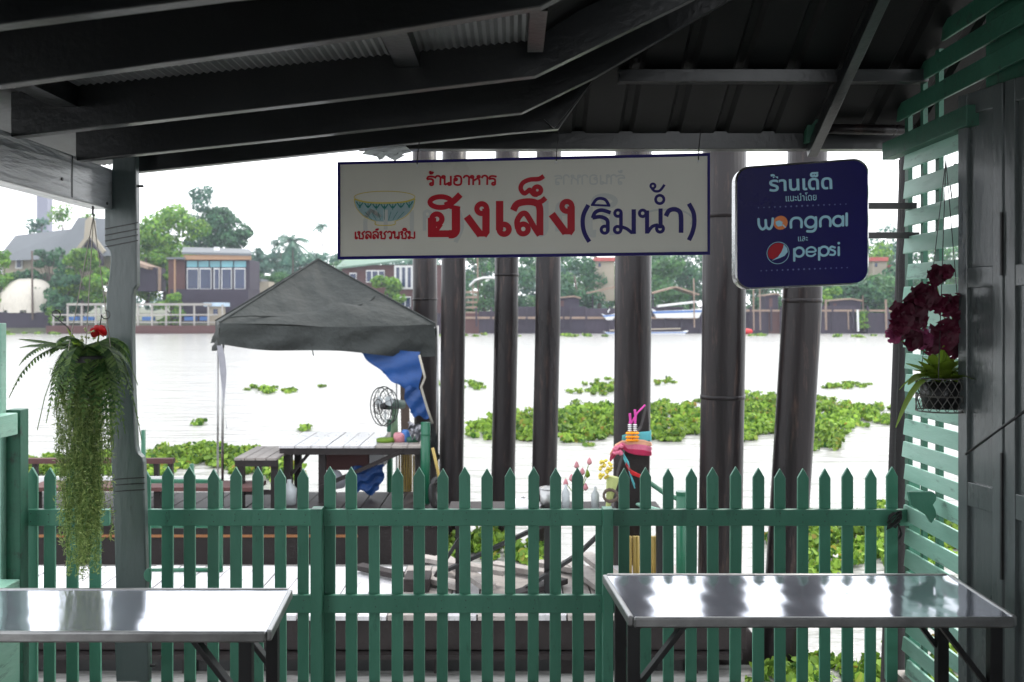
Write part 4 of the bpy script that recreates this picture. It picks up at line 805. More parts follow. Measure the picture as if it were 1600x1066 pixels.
# ------------------------------------------------------------------ lattice wall and folding door on the right
t = thing('lattice_wall', 'side wall of uneven pale green horizontal slats', 'lattice wall', (1.95, 4.4, 0))
z = .03; i = 0
while z < 3.5:
    ya = 4.72 + random.uniform(-.04, .02) if z < 2.6 else min(4.9, 5.0 - (z - 2.66) / .52)
    yb = 3.95 if z < 2.6 else 3.0
    hh = random.uniform(.074, .086) if z < 2.6 else .085
    if not (2.52 < z < 2.66):
        zt = z + hh
        tl = random.uniform(-.008, .008)
        mb = MB().add([(1.925, yb, z), (1.94, yb, z), (1.94, ya, z + tl), (1.925, ya + .01, z + tl), (1.925, yb, zt), (1.94, yb, zt), (1.94, ya - .008, zt + tl), (1.925, ya - .012, zt + tl)], [(0, 3, 2, 1), (4, 5, 6, 7), (0, 1, 5, 4), (2, 3, 7, 6), (0, 4, 7, 3), (1, 2, 6, 5)])
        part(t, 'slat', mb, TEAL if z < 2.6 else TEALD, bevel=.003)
    z += .107 if z < 1.9 else .137 if z < 2.5 else .13; i += 1
for px, w_ in ((1420, .04), (1444, .03), (1468, .04)):
    yq = 1500 * 1.956 / (px - 800); part(t, 'upright', MB().box(1.945, 1.967, yq - w_ / 2, yq + w_ / 2, 0, min(3.4, zb(yq) - .02)), TEALD)
part(t, 'head_beam', MB().box(1.87, 1.935, 3.95, 4.85, 2.575, 2.66), TEALD, bevel=.003)
part(t, 'gable_board', MB().box(1.975, 1.99, 3.0, 4.0, 2.62, 3.5), TEALD)
part(t, 'base_rail', MB().box(1.9, 2.0, 3.95, 4.78, -.02, .025), GREYW)
t = thing('folding_door', 'dark grey-green panelled folding door at the right edge', 'door', (1.95, 4.06, 0))
dr = Vector((.22, -1, 0)).normalized(); A = Vector((XY(1508, 4.06), 4.06, 0)); nrm = Vector((-1, -.22, 0)).normalized(); DT = ZZ(152, 4.06)
def dpt(u, z, o=0): p = A + dr * u + nrm * o; return Vector((p.x, p.y, z))
def dbox(u0, u1, z0, z1, o0, o1):
    vs = [dpt(u, z, o) for z in (z0, z1) for o in (o0, o1) for u in (u0, u1)]
    return MB().add(vs, [(0, 1, 3, 2), (4, 6, 7, 5), (0, 4, 5, 1), (2, 3, 7, 6), (0, 2, 6, 4), (1, 5, 7, 3)])
zs = [(.12, 1.0), (1.1, ZZ(450, 4.0)), (ZZ(418, 4.0), DT - .09)]
for L0 in (0, .275, .55):
    lw = .262
    part(t, 'stile', dbox(L0, L0 + .055, .02, DT, 0, .035), DOORM, bevel=.003); part(t, 'stile', dbox(L0 + lw - .055, L0 + lw, .02, DT, 0, .035), DOORM, bevel=.003)
    rails = [(.02, zs[0][0]), (zs[0][1], zs[1][0]), (zs[1][1], zs[2][0]), (zs[2][1], DT)]
    for a, b in rails: part(t, 'rail', dbox(L0 + .056, L0 + lw - .056, a, b, .001, .033), DOORM, bevel=.003)
    for a, b in zs: part(t, 'panel', dbox(L0 + .05, L0 + lw - .05, a - .005, b + .005, .008, .018), DOORM)
part(t, 'bolt', dbox(.262, .272, 1.95, 2.2, .036, .046), BLACK); part(t, 'lower_bolt', dbox(.262, .272, .75, 1.25, .036, .046), BLACK)
solo('door_stay_rod', MB().tube([P(1509, 710, 3.75), P(1560, 672, 3.6), P(1640, 615, 3.4)], .0055, 8), BLACK, 'thin dark stay rod slanting across the folding door', 'rod', smooth=True)
solo('wire_loop', MB().tube([P(1490, 330, 4.3), P(1486, 300, 4.3), P(1482, 270, 4.3), P(1492, 256, 4.3), P(1503, 258, 4.3)], .003, 5), ROPE, 'thin wire loop tied to the upper slats', 'wire')

# ------------------------------------------------------------------ picket fence
t = thing('picket_fence', 'green painted wooden picket fence with pointed tops across the opening', 'fence', (0, 4.7, 0))
YP = 4.715; pw = .0545; ph = ZZ(730, YP)
def picket_mesh(h, nm='picket'):
    return mesh(nm, MB().prism([(-pw / 2, -.16), (pw / 2, -.16), (pw / 2, h - .047), (0, h), (-pw / 2, h - .047)], -.009, .009), FENCE)
pmesh = picket_mesh(ph); short = picket_mesh(ZZ(796, YP), 'picket')
centres = [50, 78, 113, 149] + [262 + 35.45 * i for i in range(7)] + [514 + 35.4 * i for i in range(12)] + [938.5] + [974 + 35.0 * i for i in range(14)]
for c in [227] + centres:
    me = short if 580 < c < 590 or 936 < c < 940 else pmesh
    piece(t, 'picket', me, (XY(c + random.uniform(-.8, .8), YP), YP, random.uniform(-.008, .006)), (0, random.uniform(-.004, .004), 0), (random.uniform(.96, 1.03), 1, 1), bevel=.0025)
RYc = 4.69
for a, b in ((44, 172), (228, 487), (506, 941), (957.5, 1440)):
    for y0, y1 in ((795.5, 821), (929, 957)): part(t, 'rail', MB().box(XY(a, RYc), XY(b, RYc), RYc - .0155, RYc + .0145, ZZ(y1, RYc), ZZ(y0, RYc)), FENCE, bevel=.003)
for a, b in ((487.5, 505.5), (941, 957)): part(t, 'post', MB().box(XY(a, 4.67), XY(b, 4.67), 4.63, 4.705, -.02, ZZ(794, 4.66)), FENCE, bevel=.003)
part(t, 'end_post', MB().box(XY(1385, 4.76), XY(1400, 4.76), 4.74, 4.79, -.02, ZZ(800, 4.76)), TEALD, bevel=.003)
part(t, 'scroll_end', MB().ppoly([(1439, 796), (1450, 799), (1459, 808), (1463, 822), (1439, 822)], 4.675, .03), FENCE, bevel=.003)
solo('scroll_bracket', MB().ppoly([(1420, 769), (1458, 769), (1464, 774), (1463, 782), (1458, 789), (1462, 797), (1464, 806), (1456, 818), (1449, 806), (1436, 797), (1425, 790)], 4.29, .028), FENCE, 'small scroll-cut green bracket at the right end of the fence', 'bracket', bevel=.003)
solo('round_catch', MB().ppoly([(234 + 10 * math.cos(a) * (1 if math.cos(a) < 0 else .1), 899 + 11 * math.sin(a)) for a in [i * math.pi / 8 for i in range(16)]][::-1], 4.44, .02), FENCE, 'half-round green catch block on the edge of the carved post', 'catch', bevel=.003)
mb = MB()
for s in range(5):
    mb.tube([P(1398 + (9 + s) * math.cos(a * (1 + .07 * s)) * .9 + random.uniform(-1.5, 1.5), 812 + (10 + s) * math.sin(a) + random.uniform(-2, 2), 4.65 - .004 * s) for a in [i * math.pi / 7 + s for i in range(15)]], .0045, 5)
mb.tube([P(1404, 820, 4.65), P(1409, 835, 4.65), P(1404, 842, 4.65)], .006, 5)
solo('wire_coil', mb, ROPE, 'tangled black cable coil hung on the fence rail', 'cable')
solo('drain_pipe', MB().tube([P(1437, 975, 4.95), P(1437, 1080, 4.95)], .02, 12), WHITE, 'thin white drain pipe below the right table', 'pipe', smooth=True)
nl = MB()
for c in centres:
    if 163 < c < 235: continue
    for yy in (803, 814, 937, 949): p = P(c + random.uniform(-3, 3), yy + random.uniform(-2, 2), 4.673); nl.lathe(p, [(0, -.002), (.0022, -.0012), (.0022, .002), (0, .002)], 7, 'y')
nl_o = part(bpy.data.objects['picket_fence'], 'nail_heads', nl, BLACK, stuff=True)
# left side fence
t = thing('side_fence', 'tall teal side fence with thick post at the left edge', 'fence', (-2.4, 4.4, 0))
part(t, 'corner_post', MB().box(XY(12, 4.58), XY(45, 4.64), 4.56, 4.64, ZZ(940, 4.58), ZZ(640, 4.58)), TEALD, bevel=.004)
part(t, 'foot', MB().box(XY(26, 4.62), XY(46, 4.66), 4.6, 4.66, -.02, ZZ(941, 4.58)), TEALD, bevel=.004)
sx = XY(8, 4.5)
part(t, 'top_board', MB().box(sx - .02, sx + .045, 3.6, 4.53, ZZ(680, 4.5), ZZ(646, 4.5)), TEAL, bevel=.004)
part(t, 'low_board', MB().box(sx - .02, sx + .07, 3.6, 4.5, -.02, ZZ(905, 4.5)), TEAL, bevel=.004)
for yq in (4.56, 4.42, 4.28): part(t, 'picket', MB().box(sx - .045, sx - .025, yq - .05, yq + .0, 0, ZZ(505, yq)), TEAL, bevel=.003)

# ------------------------------------------------------------------ steel folding tables
def ftable(fl, fr, nl, nr, yf, yn, label, legs):
    zt = .75; Yf = (EYE - zt) * F / (yf - HY); Yn = (EYE - zt) * F / (yn - HY)
    c = [Vector((XY(fl, Yf), Yf, zt)), Vector((XY(fr, Yf), Yf, zt)), Vector((XY(nr, Yn), Yn, zt)), Vector((XY(nl, Yn), Yn, zt))]
    ctr = sum(c, Vector()) / 4
    t = thing('folding_table', label, 'table', (ctr.x, ctr.y, 0), 'steel-topped folding tables')
    mb = MB(); up = [p for p in c]; mb.v = up + [p - Vector((0, 0, .004)) for p in up]
    mb.f = [(3, 2, 1, 0), (4, 5, 6, 7)] + [(i, (i + 1) % 4, (i + 1) % 4 + 4, i + 4) for i in range(4)]
    # top as a gently uneven sheet
    g = MB(); NX, NY = 60, 24
    for i in range(NY + 1):
        for j in range(NX + 1):
            p = c[0].lerp(c[1], j / NX).lerp(c[3].lerp(c[2], j / NX), i / NY)
            g.v.append(p + Vector((0, 0, .0002 * math.sin(p.x * 31 + 2 * math.sin(p.y * 9)) + .00012 * math.sin(p.x * 57 + p.y * 23) + .00015 * math.sin(p.y * 41))))
    for i in range(NY):
        for j in range(NX): q = i * (NX + 1) + j; g.f.append((q, q + NX + 1, q + NX + 2, q + 1))
    part(t, 'table_top', g, STEEL, smooth=True)
    for i in range(4):
        a, b = c[i], c[(i + 1) % 4]; o = ((a + b) / 2 - ctr); o.z = 0; o.normalize()
        part(t, 'edge_rim', MB().beam(a + o * .008 - Vector((0, 0, .014)), b + o * .008 - Vector((0, 0, .014)), .02, .036), STEELE, bevel=.006)
    part(t, 'underside', MB().add([p - Vector((0, 0, .02)) for p in c], [(0, 1, 2, 3)]), BLACK)
    dx = (c[1] - c[0]).normalized()
    for s, e in ((1, c[0].x), (-1, c[1].x)):
        if s in legs:
            for y_ in (Yf - .05, Yn + .07):
                xb = ctr.x + (e - ctr.x) * .93
                part(t, 'leg', MB().box(xb - .022, xb + .022, y_ - .018, y_ + .018, 0, .725), BLACK, bevel=.002)
                part(t, 'brace', MB().beam((xb, y_ + .018, .46), (xb + s * .2, y_ + .018, .72), .018, .04, (0, 1, 0)), BLACK, bevel=.002)
            part(t, 'crossbar', MB().box(xb - .01, xb + .01, Yn + .085, Yf - .065, .18, .2), BLACK)
ftable(-110, 450, -210, 416, 922, 987, 'steel-topped table in the left corner, its end cut by the picture', (1, -1))
ftable(948, 1481, 990, 1582, 899, 965, 'steel-topped table on the right beside the folding door', (1, -1))

# ------------------------------------------------------------------ signs
def cr(pts, closed=False, n=6):
    pts = [Vector((a, b)) for a, b in pts]; out = []; m = len(pts)
    for i in range(m if closed else m - 1):
        p0, p1, p2, p3 = (pts[(i - 1) % m], pts[i], pts[(i + 1) % m], pts[(i + 2) % m]) if closed else (pts[max(i - 1, 0)], pts[i], pts[i + 1], pts[min(i + 2, m - 1)])
        for k in range(n):
            t = k / n; out.append(.5 * ((2 * p1) + (p2 - p0) * t + (2 * p0 - 5 * p1 + 4 * p2 - p3) * t * t + (3 * p1 - p0 - 3 * p2 + p3) * t ** 3))
    if not closed: out.append(pts[-1])
    return out
LAY = [0]
def stroke(mb, pts, w, tr, closed=False, smooth=True, rnd=False):
    """a flat printed stroke; tr maps (x, y, depth) into the sign; each stroke lies a hair above the last"""
    LAY[0] += 1; d = .0012 + (LAY[0] % 9) * .00012
    q = cr(pts, closed) if smooth else [Vector(p) for p in pts]; m = len(q); k = len(mb.v)
    for i in range(m):
        a, b = (q[(i - 1) % m], q[(i + 1) % m]) if closed else (q[max(i - 1, 0)], q[min(i + 1, m - 1)])
        if not smooth and not closed and 0 < i < m - 1:
            n1 = (q[i] - a).normalized(); n2 = (b - q[i]).normalized(); tn = (n1 + n2).normalized(); nn = Vector((-tn.y, tn.x)) / max(.45, tn.dot(n1))
        else:
            tn = (b - a).normalized(); nn = Vector((-tn.y, tn.x))
        mb.v += [tr(*(q[i] + nn * w / 2), d), tr(*(q[i] - nn * w / 2), d)]
    for i in range(m if closed else m - 1):
        j = (i + 1) % m; mb.f.append((k + 2 * i, k + 2 * i + 1, k + 2 * j + 1, k + 2 * j))
    if rnd:
        for e in (q[0], q[-1]):
            k = len(mb.v); LAY[0] += 1; d = .0012 + (LAY[0] % 9) * .00012
            mb.v += [tr(e.x + w / 2 * math.cos(a), e.y + w / 2 * math.sin(a), d) for a in [i * math.pi / 5 for i in range(10)]]; mb.f.append(tuple(range(k, k + 10)))
def circ(cx, cy, r, ry=None): return [(cx + r * math.cos(a), cy + (ry or r) * math.sin(a)) for a in [i * math.pi / 5 for i in range(10)]]
def disc(mb, pts, tr, d=.0010):
    k = len(mb.v); mb.v += [tr(a, b, d) for a, b in pts]; mb.f.append(tuple(range(k, k + len(pts))))
def sign_frame(cx, cy, Y, roll, yaw):
    c = P(cx, cy, Y); s = F / Y; cr_, sr = math.cos(roll), math.sin(roll); ax_ = Vector((math.cos(yaw), -math.sin(yaw), 0)); nm = Vector((-math.sin(yaw), -math.cos(yaw), 0))
    def tr(px, py, d=0):
        u, v = (px - cx) / s, (cy - py) / s
        return c + ax_ * u + Vector((0, 0, v)) + nm * d
    return tr, c, ax_, nm
# stroke letters: unit height, y up
ST = {
 'ร': (.62, [([(.02, .62), (.12, .88), (.35, .93), (.62, .86)], 0), ([(.02, .62), (.3, .66), (.48, .56), (.5, .3), (.5, .14)], 0), (circ(.38, .13, .12), 1)]),
 'า': (.56, [([(.02, .72), (.12, .93), (.3, .98), (.45, .82), (.45, .4), (.45, 0)], 0)]),
 'น': (.86, [(circ(.13, .86, .11), 1), ([(.22, .86), (.22, .5), (.22, .04)], 0), ([(.22, .06), (.42, .16), (.6, .3)], 0), (circ(.6, .13, .11), 1), ([(.7, .14), (.7, .5), (.7, .98)], 0)]),
 'อ': (.8, [(circ(.22, .6, .11), 1), ([(.12, .58), (.1, .2), (.25, .04), (.5, .04), (.64, .2), (.65, .7), (.55, .92), (.3, .97), (.1, .84)], 0)]),
 'ห': (.86, [(circ(.13, .86, .11), 1), ([(.22, .86), (.22, .5), (.22, 0)], 0), ([(.22, .42), (.45, .62), (.62, .74)], 0), (circ(.64, .86, .1), 1), ([(.6, .6), (.7, .5), (.7, 0)], 0)]),
 'เ': (.34, [(circ(.2, .12, .1), 1), ([(.1, .14), (.1, .5), (.1, .98)], 0)]),
 'ช': (.86, [([(.04, .76), (.08, .95), (.24, .92), (.22, .72), (.1, .6), (.2, .5), (.22, .3), (.2, .05), (.45, .03), (.62, .05), (.64, .5), (.52, .72), (.84, 1.06)], 0)]),
 'ล': (.82, [([(.06, .72), (.2, .95), (.5, .95), (.66, .75), (.67, .35), (.67, 0)], 0), (circ(.2, .14, .11), 1), ([(.1, .18), (.12, .45), (.3, .56), (.5, .35), (.64, .04)], 0)]),
 'ว': (.66, [([(.04, .78), (.2, .97), (.42, .93), (.52, .75), (.52, .4), (.5, .14)], 0), (circ(.4, .12, .1), 1)]),
 'ม': (.9, [(circ(.13, .86, .11), 1), ([(.22, .86), (.22, .5), (.22, .16)], 0), (circ(.13, .13, .11), 1), ([(.22, .2), (.45, .12), (.74, .03)], 0), ([(.74, .02), (.74, .5), (.74, .98)], 0)]),
 '้': (0, [([(-.42, 1.3), (-.34, 1.42), (-.26, 1.32), (-.36, 1.22), (-.2, 1.24), (-.1, 1.42)], 0)]),
 '์': (0, [([(-.32, 1.14), (-.4, 1.24), (-.28, 1.3), (-.22, 1.2), (-.12, 1.42)], 0)]),
 'ิ': (0, [([(-.62, 1.14), (-.5, 1.36), (-.28, 1.36), (-.14, 1.14)], 0), ([(-.62, 1.14), (-.4, 1.14), (-.14, 1.14)], 0)]),
}
def write(mb, text, x, y, h, w, tr, width=None):
    adv = sum(ST[c][0] for c in text); sx = (width / adv) if width else h
    for c in text:
        a, ss = ST[c]
        for pts, cl in ss: stroke(mb, [(x + p[0] * sx, y - p[1] * h) for p in pts], w, tr, bool(cl))
        x += a * sx
# long sign
t = thing('restaurant_sign', 'long white hanging signboard with red and blue Thai lettering and a bowl picture', 'sign', P(816, 323, 4.55))
tr, c0, axs, nms = sign_frame(816, 323, 4.55, 0, R(2.5))
def board(x0, y0l, y0r, x1, y1l, y1r, d0, d1, mbx=None):
    mbx = mbx or MB(); vs = [tr(x0, y0l, d0), tr(x1, y0r, d0), tr(x1, y1r, d0), tr(x0, y1l, d0), tr(x0, y0l, d1), tr(x1, y0r, d1), tr(x1, y1r, d1), tr(x0, y1l, d1)]
    return mbx.add(vs, [(0, 1, 2, 3), (7, 6, 5, 4), (0, 4, 5, 1), (1, 5, 6, 2), (2, 6, 7, 3), (3, 7, 4, 0)])
part(t, 'panel', board(526, 253, 243, 1106, 403, 397, 0, -.012), SIGNW)
bx = MB(); 
for q in ((525, 251.5, 241.5, 1107, 255.5, 246), (525, 400.5, 394, 1107, 405, 399)): board(q[0], q[1], q[2], q[3], q[4], q[5], .004, -.014, bx)
board(525, 255.5, 255.5, 529, 400.5, 400.5, .004, -.014, bx); board(1103, 246, 246, 1107, 394, 394, .004, -.014, bx)
part(t, 'border_frame', bx, NAVYP)
c5 = lambda a, b: (510 + a / 5, 230 + b / 5); c6 = lambda a, b: (810 + a / 5, 230 + b / 5)
def S5(mb, pts, w, cl=False, sm=True, rnd=False): stroke(mb, [c5(*p) for p in pts], w / 5, tr, cl, sm, rnd)
def S6(mb, pts, w, cl=False, sm=True, rnd=False): stroke(mb, [c6(*p) for p in pts], w / 5, tr, cl, sm, rnd)
def letters(name, m):
    global LM, LN
    LM, LN = m, name
def cut(mb, stuff=False):
    if mb.v: part(t, LN, mb, LM, stuff=stuff)
    return MB()
letters('letter', REDP)
rd = MB()
S5(rd, circ(860, 560, 40), 42, True); S5(rd, [(822, 550), (822, 700)], 66, sm=False); S5(rd, [(800, 675), (1000, 675)], 54, sm=False); S5(rd, [(855, 655), (895, 600)], 30, sm=False)
S5(rd, [(1010, 470), (1010, 600), (1008, 655), (985, 678), (955, 678)], 66); S5(rd, circ(890, 427, 84, 42), 40, True); S5(rd, [(925, 455), (985, 425), (1045, 368)], 50); S5(rd, [(960, 462), (1043, 480)], 34, sm=False)
rd = cut(rd)
for f_, dx, dy in ((S5, 0, 0), (S6, 375 - 1210, 465 - 480)):
    f_(rd, circ(1213 + dx, 480 + dy, 38), 42, True); f_(rd, [(1246 + dx, 480 + dy), (1246 + dx, 660 + dy), (1225 + dx, 690 + dy)], 58, sm=False); f_(rd, [(1095 + dx, 540 + dy), (1205 + dx, 688 + dy)], 58, sm=False); f_(rd, [(1175 + dx, 682 + dy), (1255 + dx, 682 + dy)], 34, sm=False); rd = cut(rd)
S5(rd, circ(1388, 642, 38), 44, True); S5(rd, [(1353, 420), (1353, 650)], 58, sm=False); rd = cut(rd)
S6(rd, circ(38, 640, 38), 42, True); S6(rd, [(-4, 640), (-10, 580), (20, 528), (55, 520), (85, 560), (125, 630), (165, 690)], 44); S6(rd, [(-40, 495), (-10, 445), (60, 428), (130, 435), (165, 470), (168, 580), (168, 690)], 54); S6(rd, [(130, 440), (180, 425), (213, 398)], 40); rd = cut(rd)
S6(rd, circ(148, 338, 28), 36, True); S6(rd, [(198, 228), (160, 250), (90, 255), (35, 280), (18, 325), (45, 362), (75, 345), (90, 335), (120, 370), (150, 372)], 36); rd = cut(rd)
write(rd, 'ร้านอาหาร', 666, 289, 15, 3.1, tr, 110); rd = cut(rd, True); write(rd, 'เชลล์ชวนชิม', 552, 372.5, 11.5, 2.6, tr, 97); rd = cut(rd, True)
letters('letter', NAVYP)
nv = MB()
S6(nv, [(545, 455), (508, 530), (502, 610), (518, 680), (553, 742)], 34); nv = cut(nv); S6(nv, [(1322, 448), (1358, 520), (1364, 600), (1350, 670), (1322, 732)], 34); nv = cut(nv)
S6(nv, [(578, 558), (600, 512), (650, 496), (718, 516)], 30); S6(nv, [(578, 555), (640, 548), (690, 572), (696, 620), (696, 660)], 30); S6(nv, circ(672, 648, 27), 25, True); nv = cut(nv)
S6(nv, [(575, 458), (605, 415), (640, 404), (680, 418), (706, 462)], 24); S6(nv, [(565, 455), (716, 462)], 16, sm=False); nv = cut(nv)
S6(nv, circ(775, 520, 25), 24, True); S6(nv, [(798, 520), (798, 650)], 28, sm=False); S6(nv, circ(772, 648, 25), 24, True); S6(nv, [(795, 625), (840, 640), (885, 675)], 26); S6(nv, [(897, 490), (897, 682)], 34, sm=False); nv = cut(nv)
S6(nv, circ(966, 522, 25), 24, True); S6(nv, [(1000, 500), (1000, 680)], 32, sm=False); S6(nv, [(1005, 670), (1040, 625), (1085, 612)], 26); S6(nv, circ(1100, 642, 26), 25, True); S6(nv, [(1104, 485), (1104, 640)], 32, sm=False); nv = cut(nv)
S6(nv, circ(1045, 310, 18), 18, True); S6(nv, [(1035, 325), (1060, 350), (1100, 345), (1135, 300)], 20); nv = cut(nv); S6(nv, circ(1098, 415, 32), 22, True); nv = cut(nv)
S6(nv, [(1145, 545), (1170, 502), (1215, 492), (1252, 512), (1262, 560), (1262, 675)], 36)
nv = cut(nv)
# faint mirrored print of the other face
gh = MB(); trg = lambda a, b, d=0: tr(a, b, d * .25 + .0003)
mir = lambda pts, cx=816: [(2 * cx - a, b) for a, b in pts]
def SG(pts, w, cl=False): stroke(gh, mir([c5(*p) for p in pts]), w / 5, trg, cl)
SG(circ(860, 560, 40), 40, True); SG([(822, 550), (822, 690)], 60); SG([(1010, 470), (1008, 655), (955, 678)], 60); SG(circ(890, 427, 84, 42), 40, True)
SG(circ(1213, 480, 38), 42, True); SG([(1246, 480), (1246, 660)], 56); SG(circ(1388, 642, 38), 42, True); SG([(1353, 420), (1353, 650)], 56)
stroke(gh, [(1078, 352), (1079, 340), (1060, 330), (1020, 330), (1000, 340)], 3, trg)
def SH(pts, w, cl=False): stroke(gh, mir([c6(*p) for p in pts]), w / 5, trg, cl)
SH([(545, 455), (502, 610), (553, 742)], 34); SH(circ(775, 520, 25), 24, True); SH([(798, 520), (798, 650)], 28); SH([(897, 490), (897, 682)], 32); SH([(1104, 485), (1104, 640)], 32); SH([(1145, 545), (1215, 492), (1262, 560), (1262, 675)], 34)
write(gh, 'ร้านอาหาร', 666, 289, 15, 2.4, lambda a, b, d=0: trg(2 * 821 - a, b, d), 110)
part(t, 'show_through_lettering', gh, GHOST, stuff=True)
# bowl
bw = MB()
for i in range(25):
    u = -1 + 2 * i / 24; xa = 447 + 241 * u; yt = 432 - 30 * u * u; yb = 405 + 172 * max(0, 1 - abs(u) ** 2.4) ** .62; bw.v += [tr(*c5(xa, yt), .0006), tr(*c5(xa, max(yb, yt + 1)), .0006)]
    if i: k = len(bw.v); bw.f.append((k - 4, k - 3, k - 1, k - 2))
part(t, 'bowl_picture', bw, BOWLB)
by = MB(); stroke(by, [c5(*p) for p in circ(447, 385, 241, 46)], 1.1, tr, True); stroke(by, [c5(210, 400), c5(300, 424), c5(447, 432), c5(600, 424), c5(686, 400)], 2.4, tr); stroke(by, [c5(375, 578), c5(378, 602), c5(447, 608), c5(525, 602), c5(530, 578)], 1.4, tr)
stroke(by, [c5(206, 400), c5(225, 470), c5(290, 540), c5(375, 576)], 1.1, tr); stroke(by, [c5(688, 400), c5(670, 470), c5(610, 540), c5(528, 576)], 1.1, tr); part(t, 'bowl_rim', by, YELL)
bgn = MB()
for i in range(7):
    x_ = 252 + i * 65; s_ = 1 - abs(i - 3) * .1
    yq = 440 - 30 * ((x_ - 447) / 241) ** 2; stroke(bgn, [c5(x_ - 28, yq), c5(x_, yq + 34), c5(x_ + 28, yq)], 1.8, tr); stroke(bgn, [c5(x_, yq), c5(x_, 500 - abs(i - 3) * 14)], 1.1, tr)
    disc(bgn, [c5(x_ + a * 10, 462 + b * 12) for a, b in ((-1, 0), (0, -1), (1, 0), (0, 1))], tr, .0024)
    stroke(bgn, [c5(447 + (x_ - 447) * .8, 500), c5(447 + (x_ - 447) * .5, 565)], .8, tr)
part(t, 'bowl_pattern', bgn, BOWLG)
for px, y0 in ((652, 236), (870, 232), (1090, 232)):
    part(t, 'hanging_wire', MB().tube([tr(px + 3, y0 - 26, -.01), tr(px, y0 + 2, 0), tr(px - 1, y0 + 20, .004)], .0025, 5), BLACK)
    part(t, 'eyelet', MB().lathe(tr(px - 1, y0 + 22, .004), [(0, -.002), (.006, -.002), (.006, .002), (0, .002)], 8, 'y'), WHITE)
# blue square sign
t = thing('blue_light_box_sign', 'square navy light box sign with rounded corners and pale blue lettering', 'sign', P(1252, 350, 4.6))
tr, c0, axs, nms = sign_frame(1252, 350, 4.6, 0, R(4))
def rrect(x0, y0l, y0r, x1, y1l, y1r, r, n=6):
    cs = [(x0 + r, y0l + r, 180), (x1 - r, y0r + r, 270), (x1 - r, y1r - r, 0), (x0 + r, y1l - r, 90)]; o = []
    for cx, cy, a0 in cs:
        for i in range(n + 1): a = R(a0 + 90 * i / n); o.append((cx + r * math.cos(a), cy + r * math.sin(a)))
    return o
out = rrect(1150, 259, 249, 1355, 452, 445, 23); inn = rrect(1153, 262, 252, 1353, 449.5, 442.5, 21)
n_ = len(out); rim = MB(); rim.v = [tr(a, b, 0) for a, b in out] + [tr(a, b, .004) for a, b in inn] + [tr(a, b, -.1) for a, b in out]
for i in range(n_): j = (i + 1) % n_; rim.f += [(i, j, n_ + j, n_ + i), (i, 2 * n_ + i, 2 * n_ + j, j)]
rim.f.append(tuple(range(2 * n_, 3 * n_))); part(t, 'metal_rim', rim, CHROME, smooth=False)
fc_ = MB(); fc_.v = [tr(a, b, .002) for a, b in inn]; fc_.f = [tuple(range(len(inn)))]; part(t, 'face', fc_, NAVYF)
tr0 = tr; tr = lambda a, b, d=0: tr0(a, b + (1252 - a) * .035, d + .002)
lb = MB(); w = 4.6
def LB(pts, w_=w, cl=False, sm=True, rnd=True): stroke(lb, pts, w_, tr, cl, sm, rnd and not cl)
# rounded latin words
y0 = 355
LB([(1186, 340), (1187, 350), (1192, 356), (1197, 352), (1197, 342)], 4); LB([(1197, 342), (1198, 352), (1203, 356), (1207, 350), (1208, 340)], 4)
LB([(1236, 355), (1236, 346), (1240, 341), (1248, 341), (1252, 346), (1252, 355)], 4)
LB(circ(1266, 348, 8), 4, True); LB([(1274, 341), (1274, 356), (1270, 362), (1261, 362)], 4)
LB([(1281, 355), (1281, 346), (1285, 341), (1292, 341), (1296, 346), (1296, 355)], 4)
LB(circ(1308, 348, 7.5), 4, True); LB([(1315.5, 341), (1315.5, 355)], 4, sm=False); LB([(1321, 337), (1321, 355)], 4, sm=False)
Q = 3.6
LB([(1241, 389), (1241, 407)], Q, sm=False); LB(circ(1248.5, 394, 7), Q, True)
LB([(1260, 394), (1273, 394), (1272, 389), (1266, 387), (1260, 391), (1261, 399), (1268, 401), (1273, 398)], 3)
LB([(1279, 389), (1279, 407)], Q, sm=False); LB(circ(1286.5, 394, 7), Q, True)
LB([(1303, 389), (1298, 387.5), (1296, 391), (1303, 395), (1302, 400), (1296, 400)], 3.2); LB([(1309, 389), (1309, 401)], Q, sm=False); LB(circ(1309, 382.5, 1), 2, True)
LB(circ(1216, 394, 17), .9, True)
part(t, 'pale_lettering', lb, SKYP, stuff=True)
og = MB(); disc(og, [(1220 + 11 * math.cos(a), 347 + 11 * math.sin(a)) for a in [i * math.pi / 10 for i in range(20)]], tr, .0012); part(t, 'orange_roundel', og, ORANGE)
lf = MB(); disc(lf, [(1212, 345), (1218, 343), (1223, 346), (1222, 352), (1216, 353), (1213, 350)], tr, .0022); stroke(lf, [(1223, 350), (1228, 355)], 1.6, tr); part(t, 'roundel_leaf', lf, SKYP)
rg_ = MB(); disc(rg_, [(1216 + 15.5 * math.cos(a), 394 + 15.5 * math.sin(a)) for a in [R(150 + i * 13) for i in range(13)]] + [(1222, 392), (1215, 400), (1208, 404)], tr, .0010); part(t, 'red_wave', rg_, REDP)
wg = MB(); disc(wg, [(1225, 381), (1230, 387), (1231, 393), (1226, 399), (1219, 402), (1206, 406), (1216, 400), (1221, 393), (1224, 386)], tr, .0018); part(t, 'pale_wave', wg, SKYP)
dm_ = MB()
for k_, (yy, x0_, x1_) in enumerate(((322, 1186, 1320), (421, 1190, 1322))):
    for i in range(17):
        xx = x0_ + (x1_ - x0_) * i / 16; s_ = 1.0 + .6 * (1 - abs(i - 8) / 8); disc(dm_, [(xx + s_ * math.cos(a), yy + s_ * math.sin(a)) for a in [j * math.pi / 3 for j in range(6)]], tr, .001)
part(t, 'dotted_lines', dm_, DIMP, stuff=True)
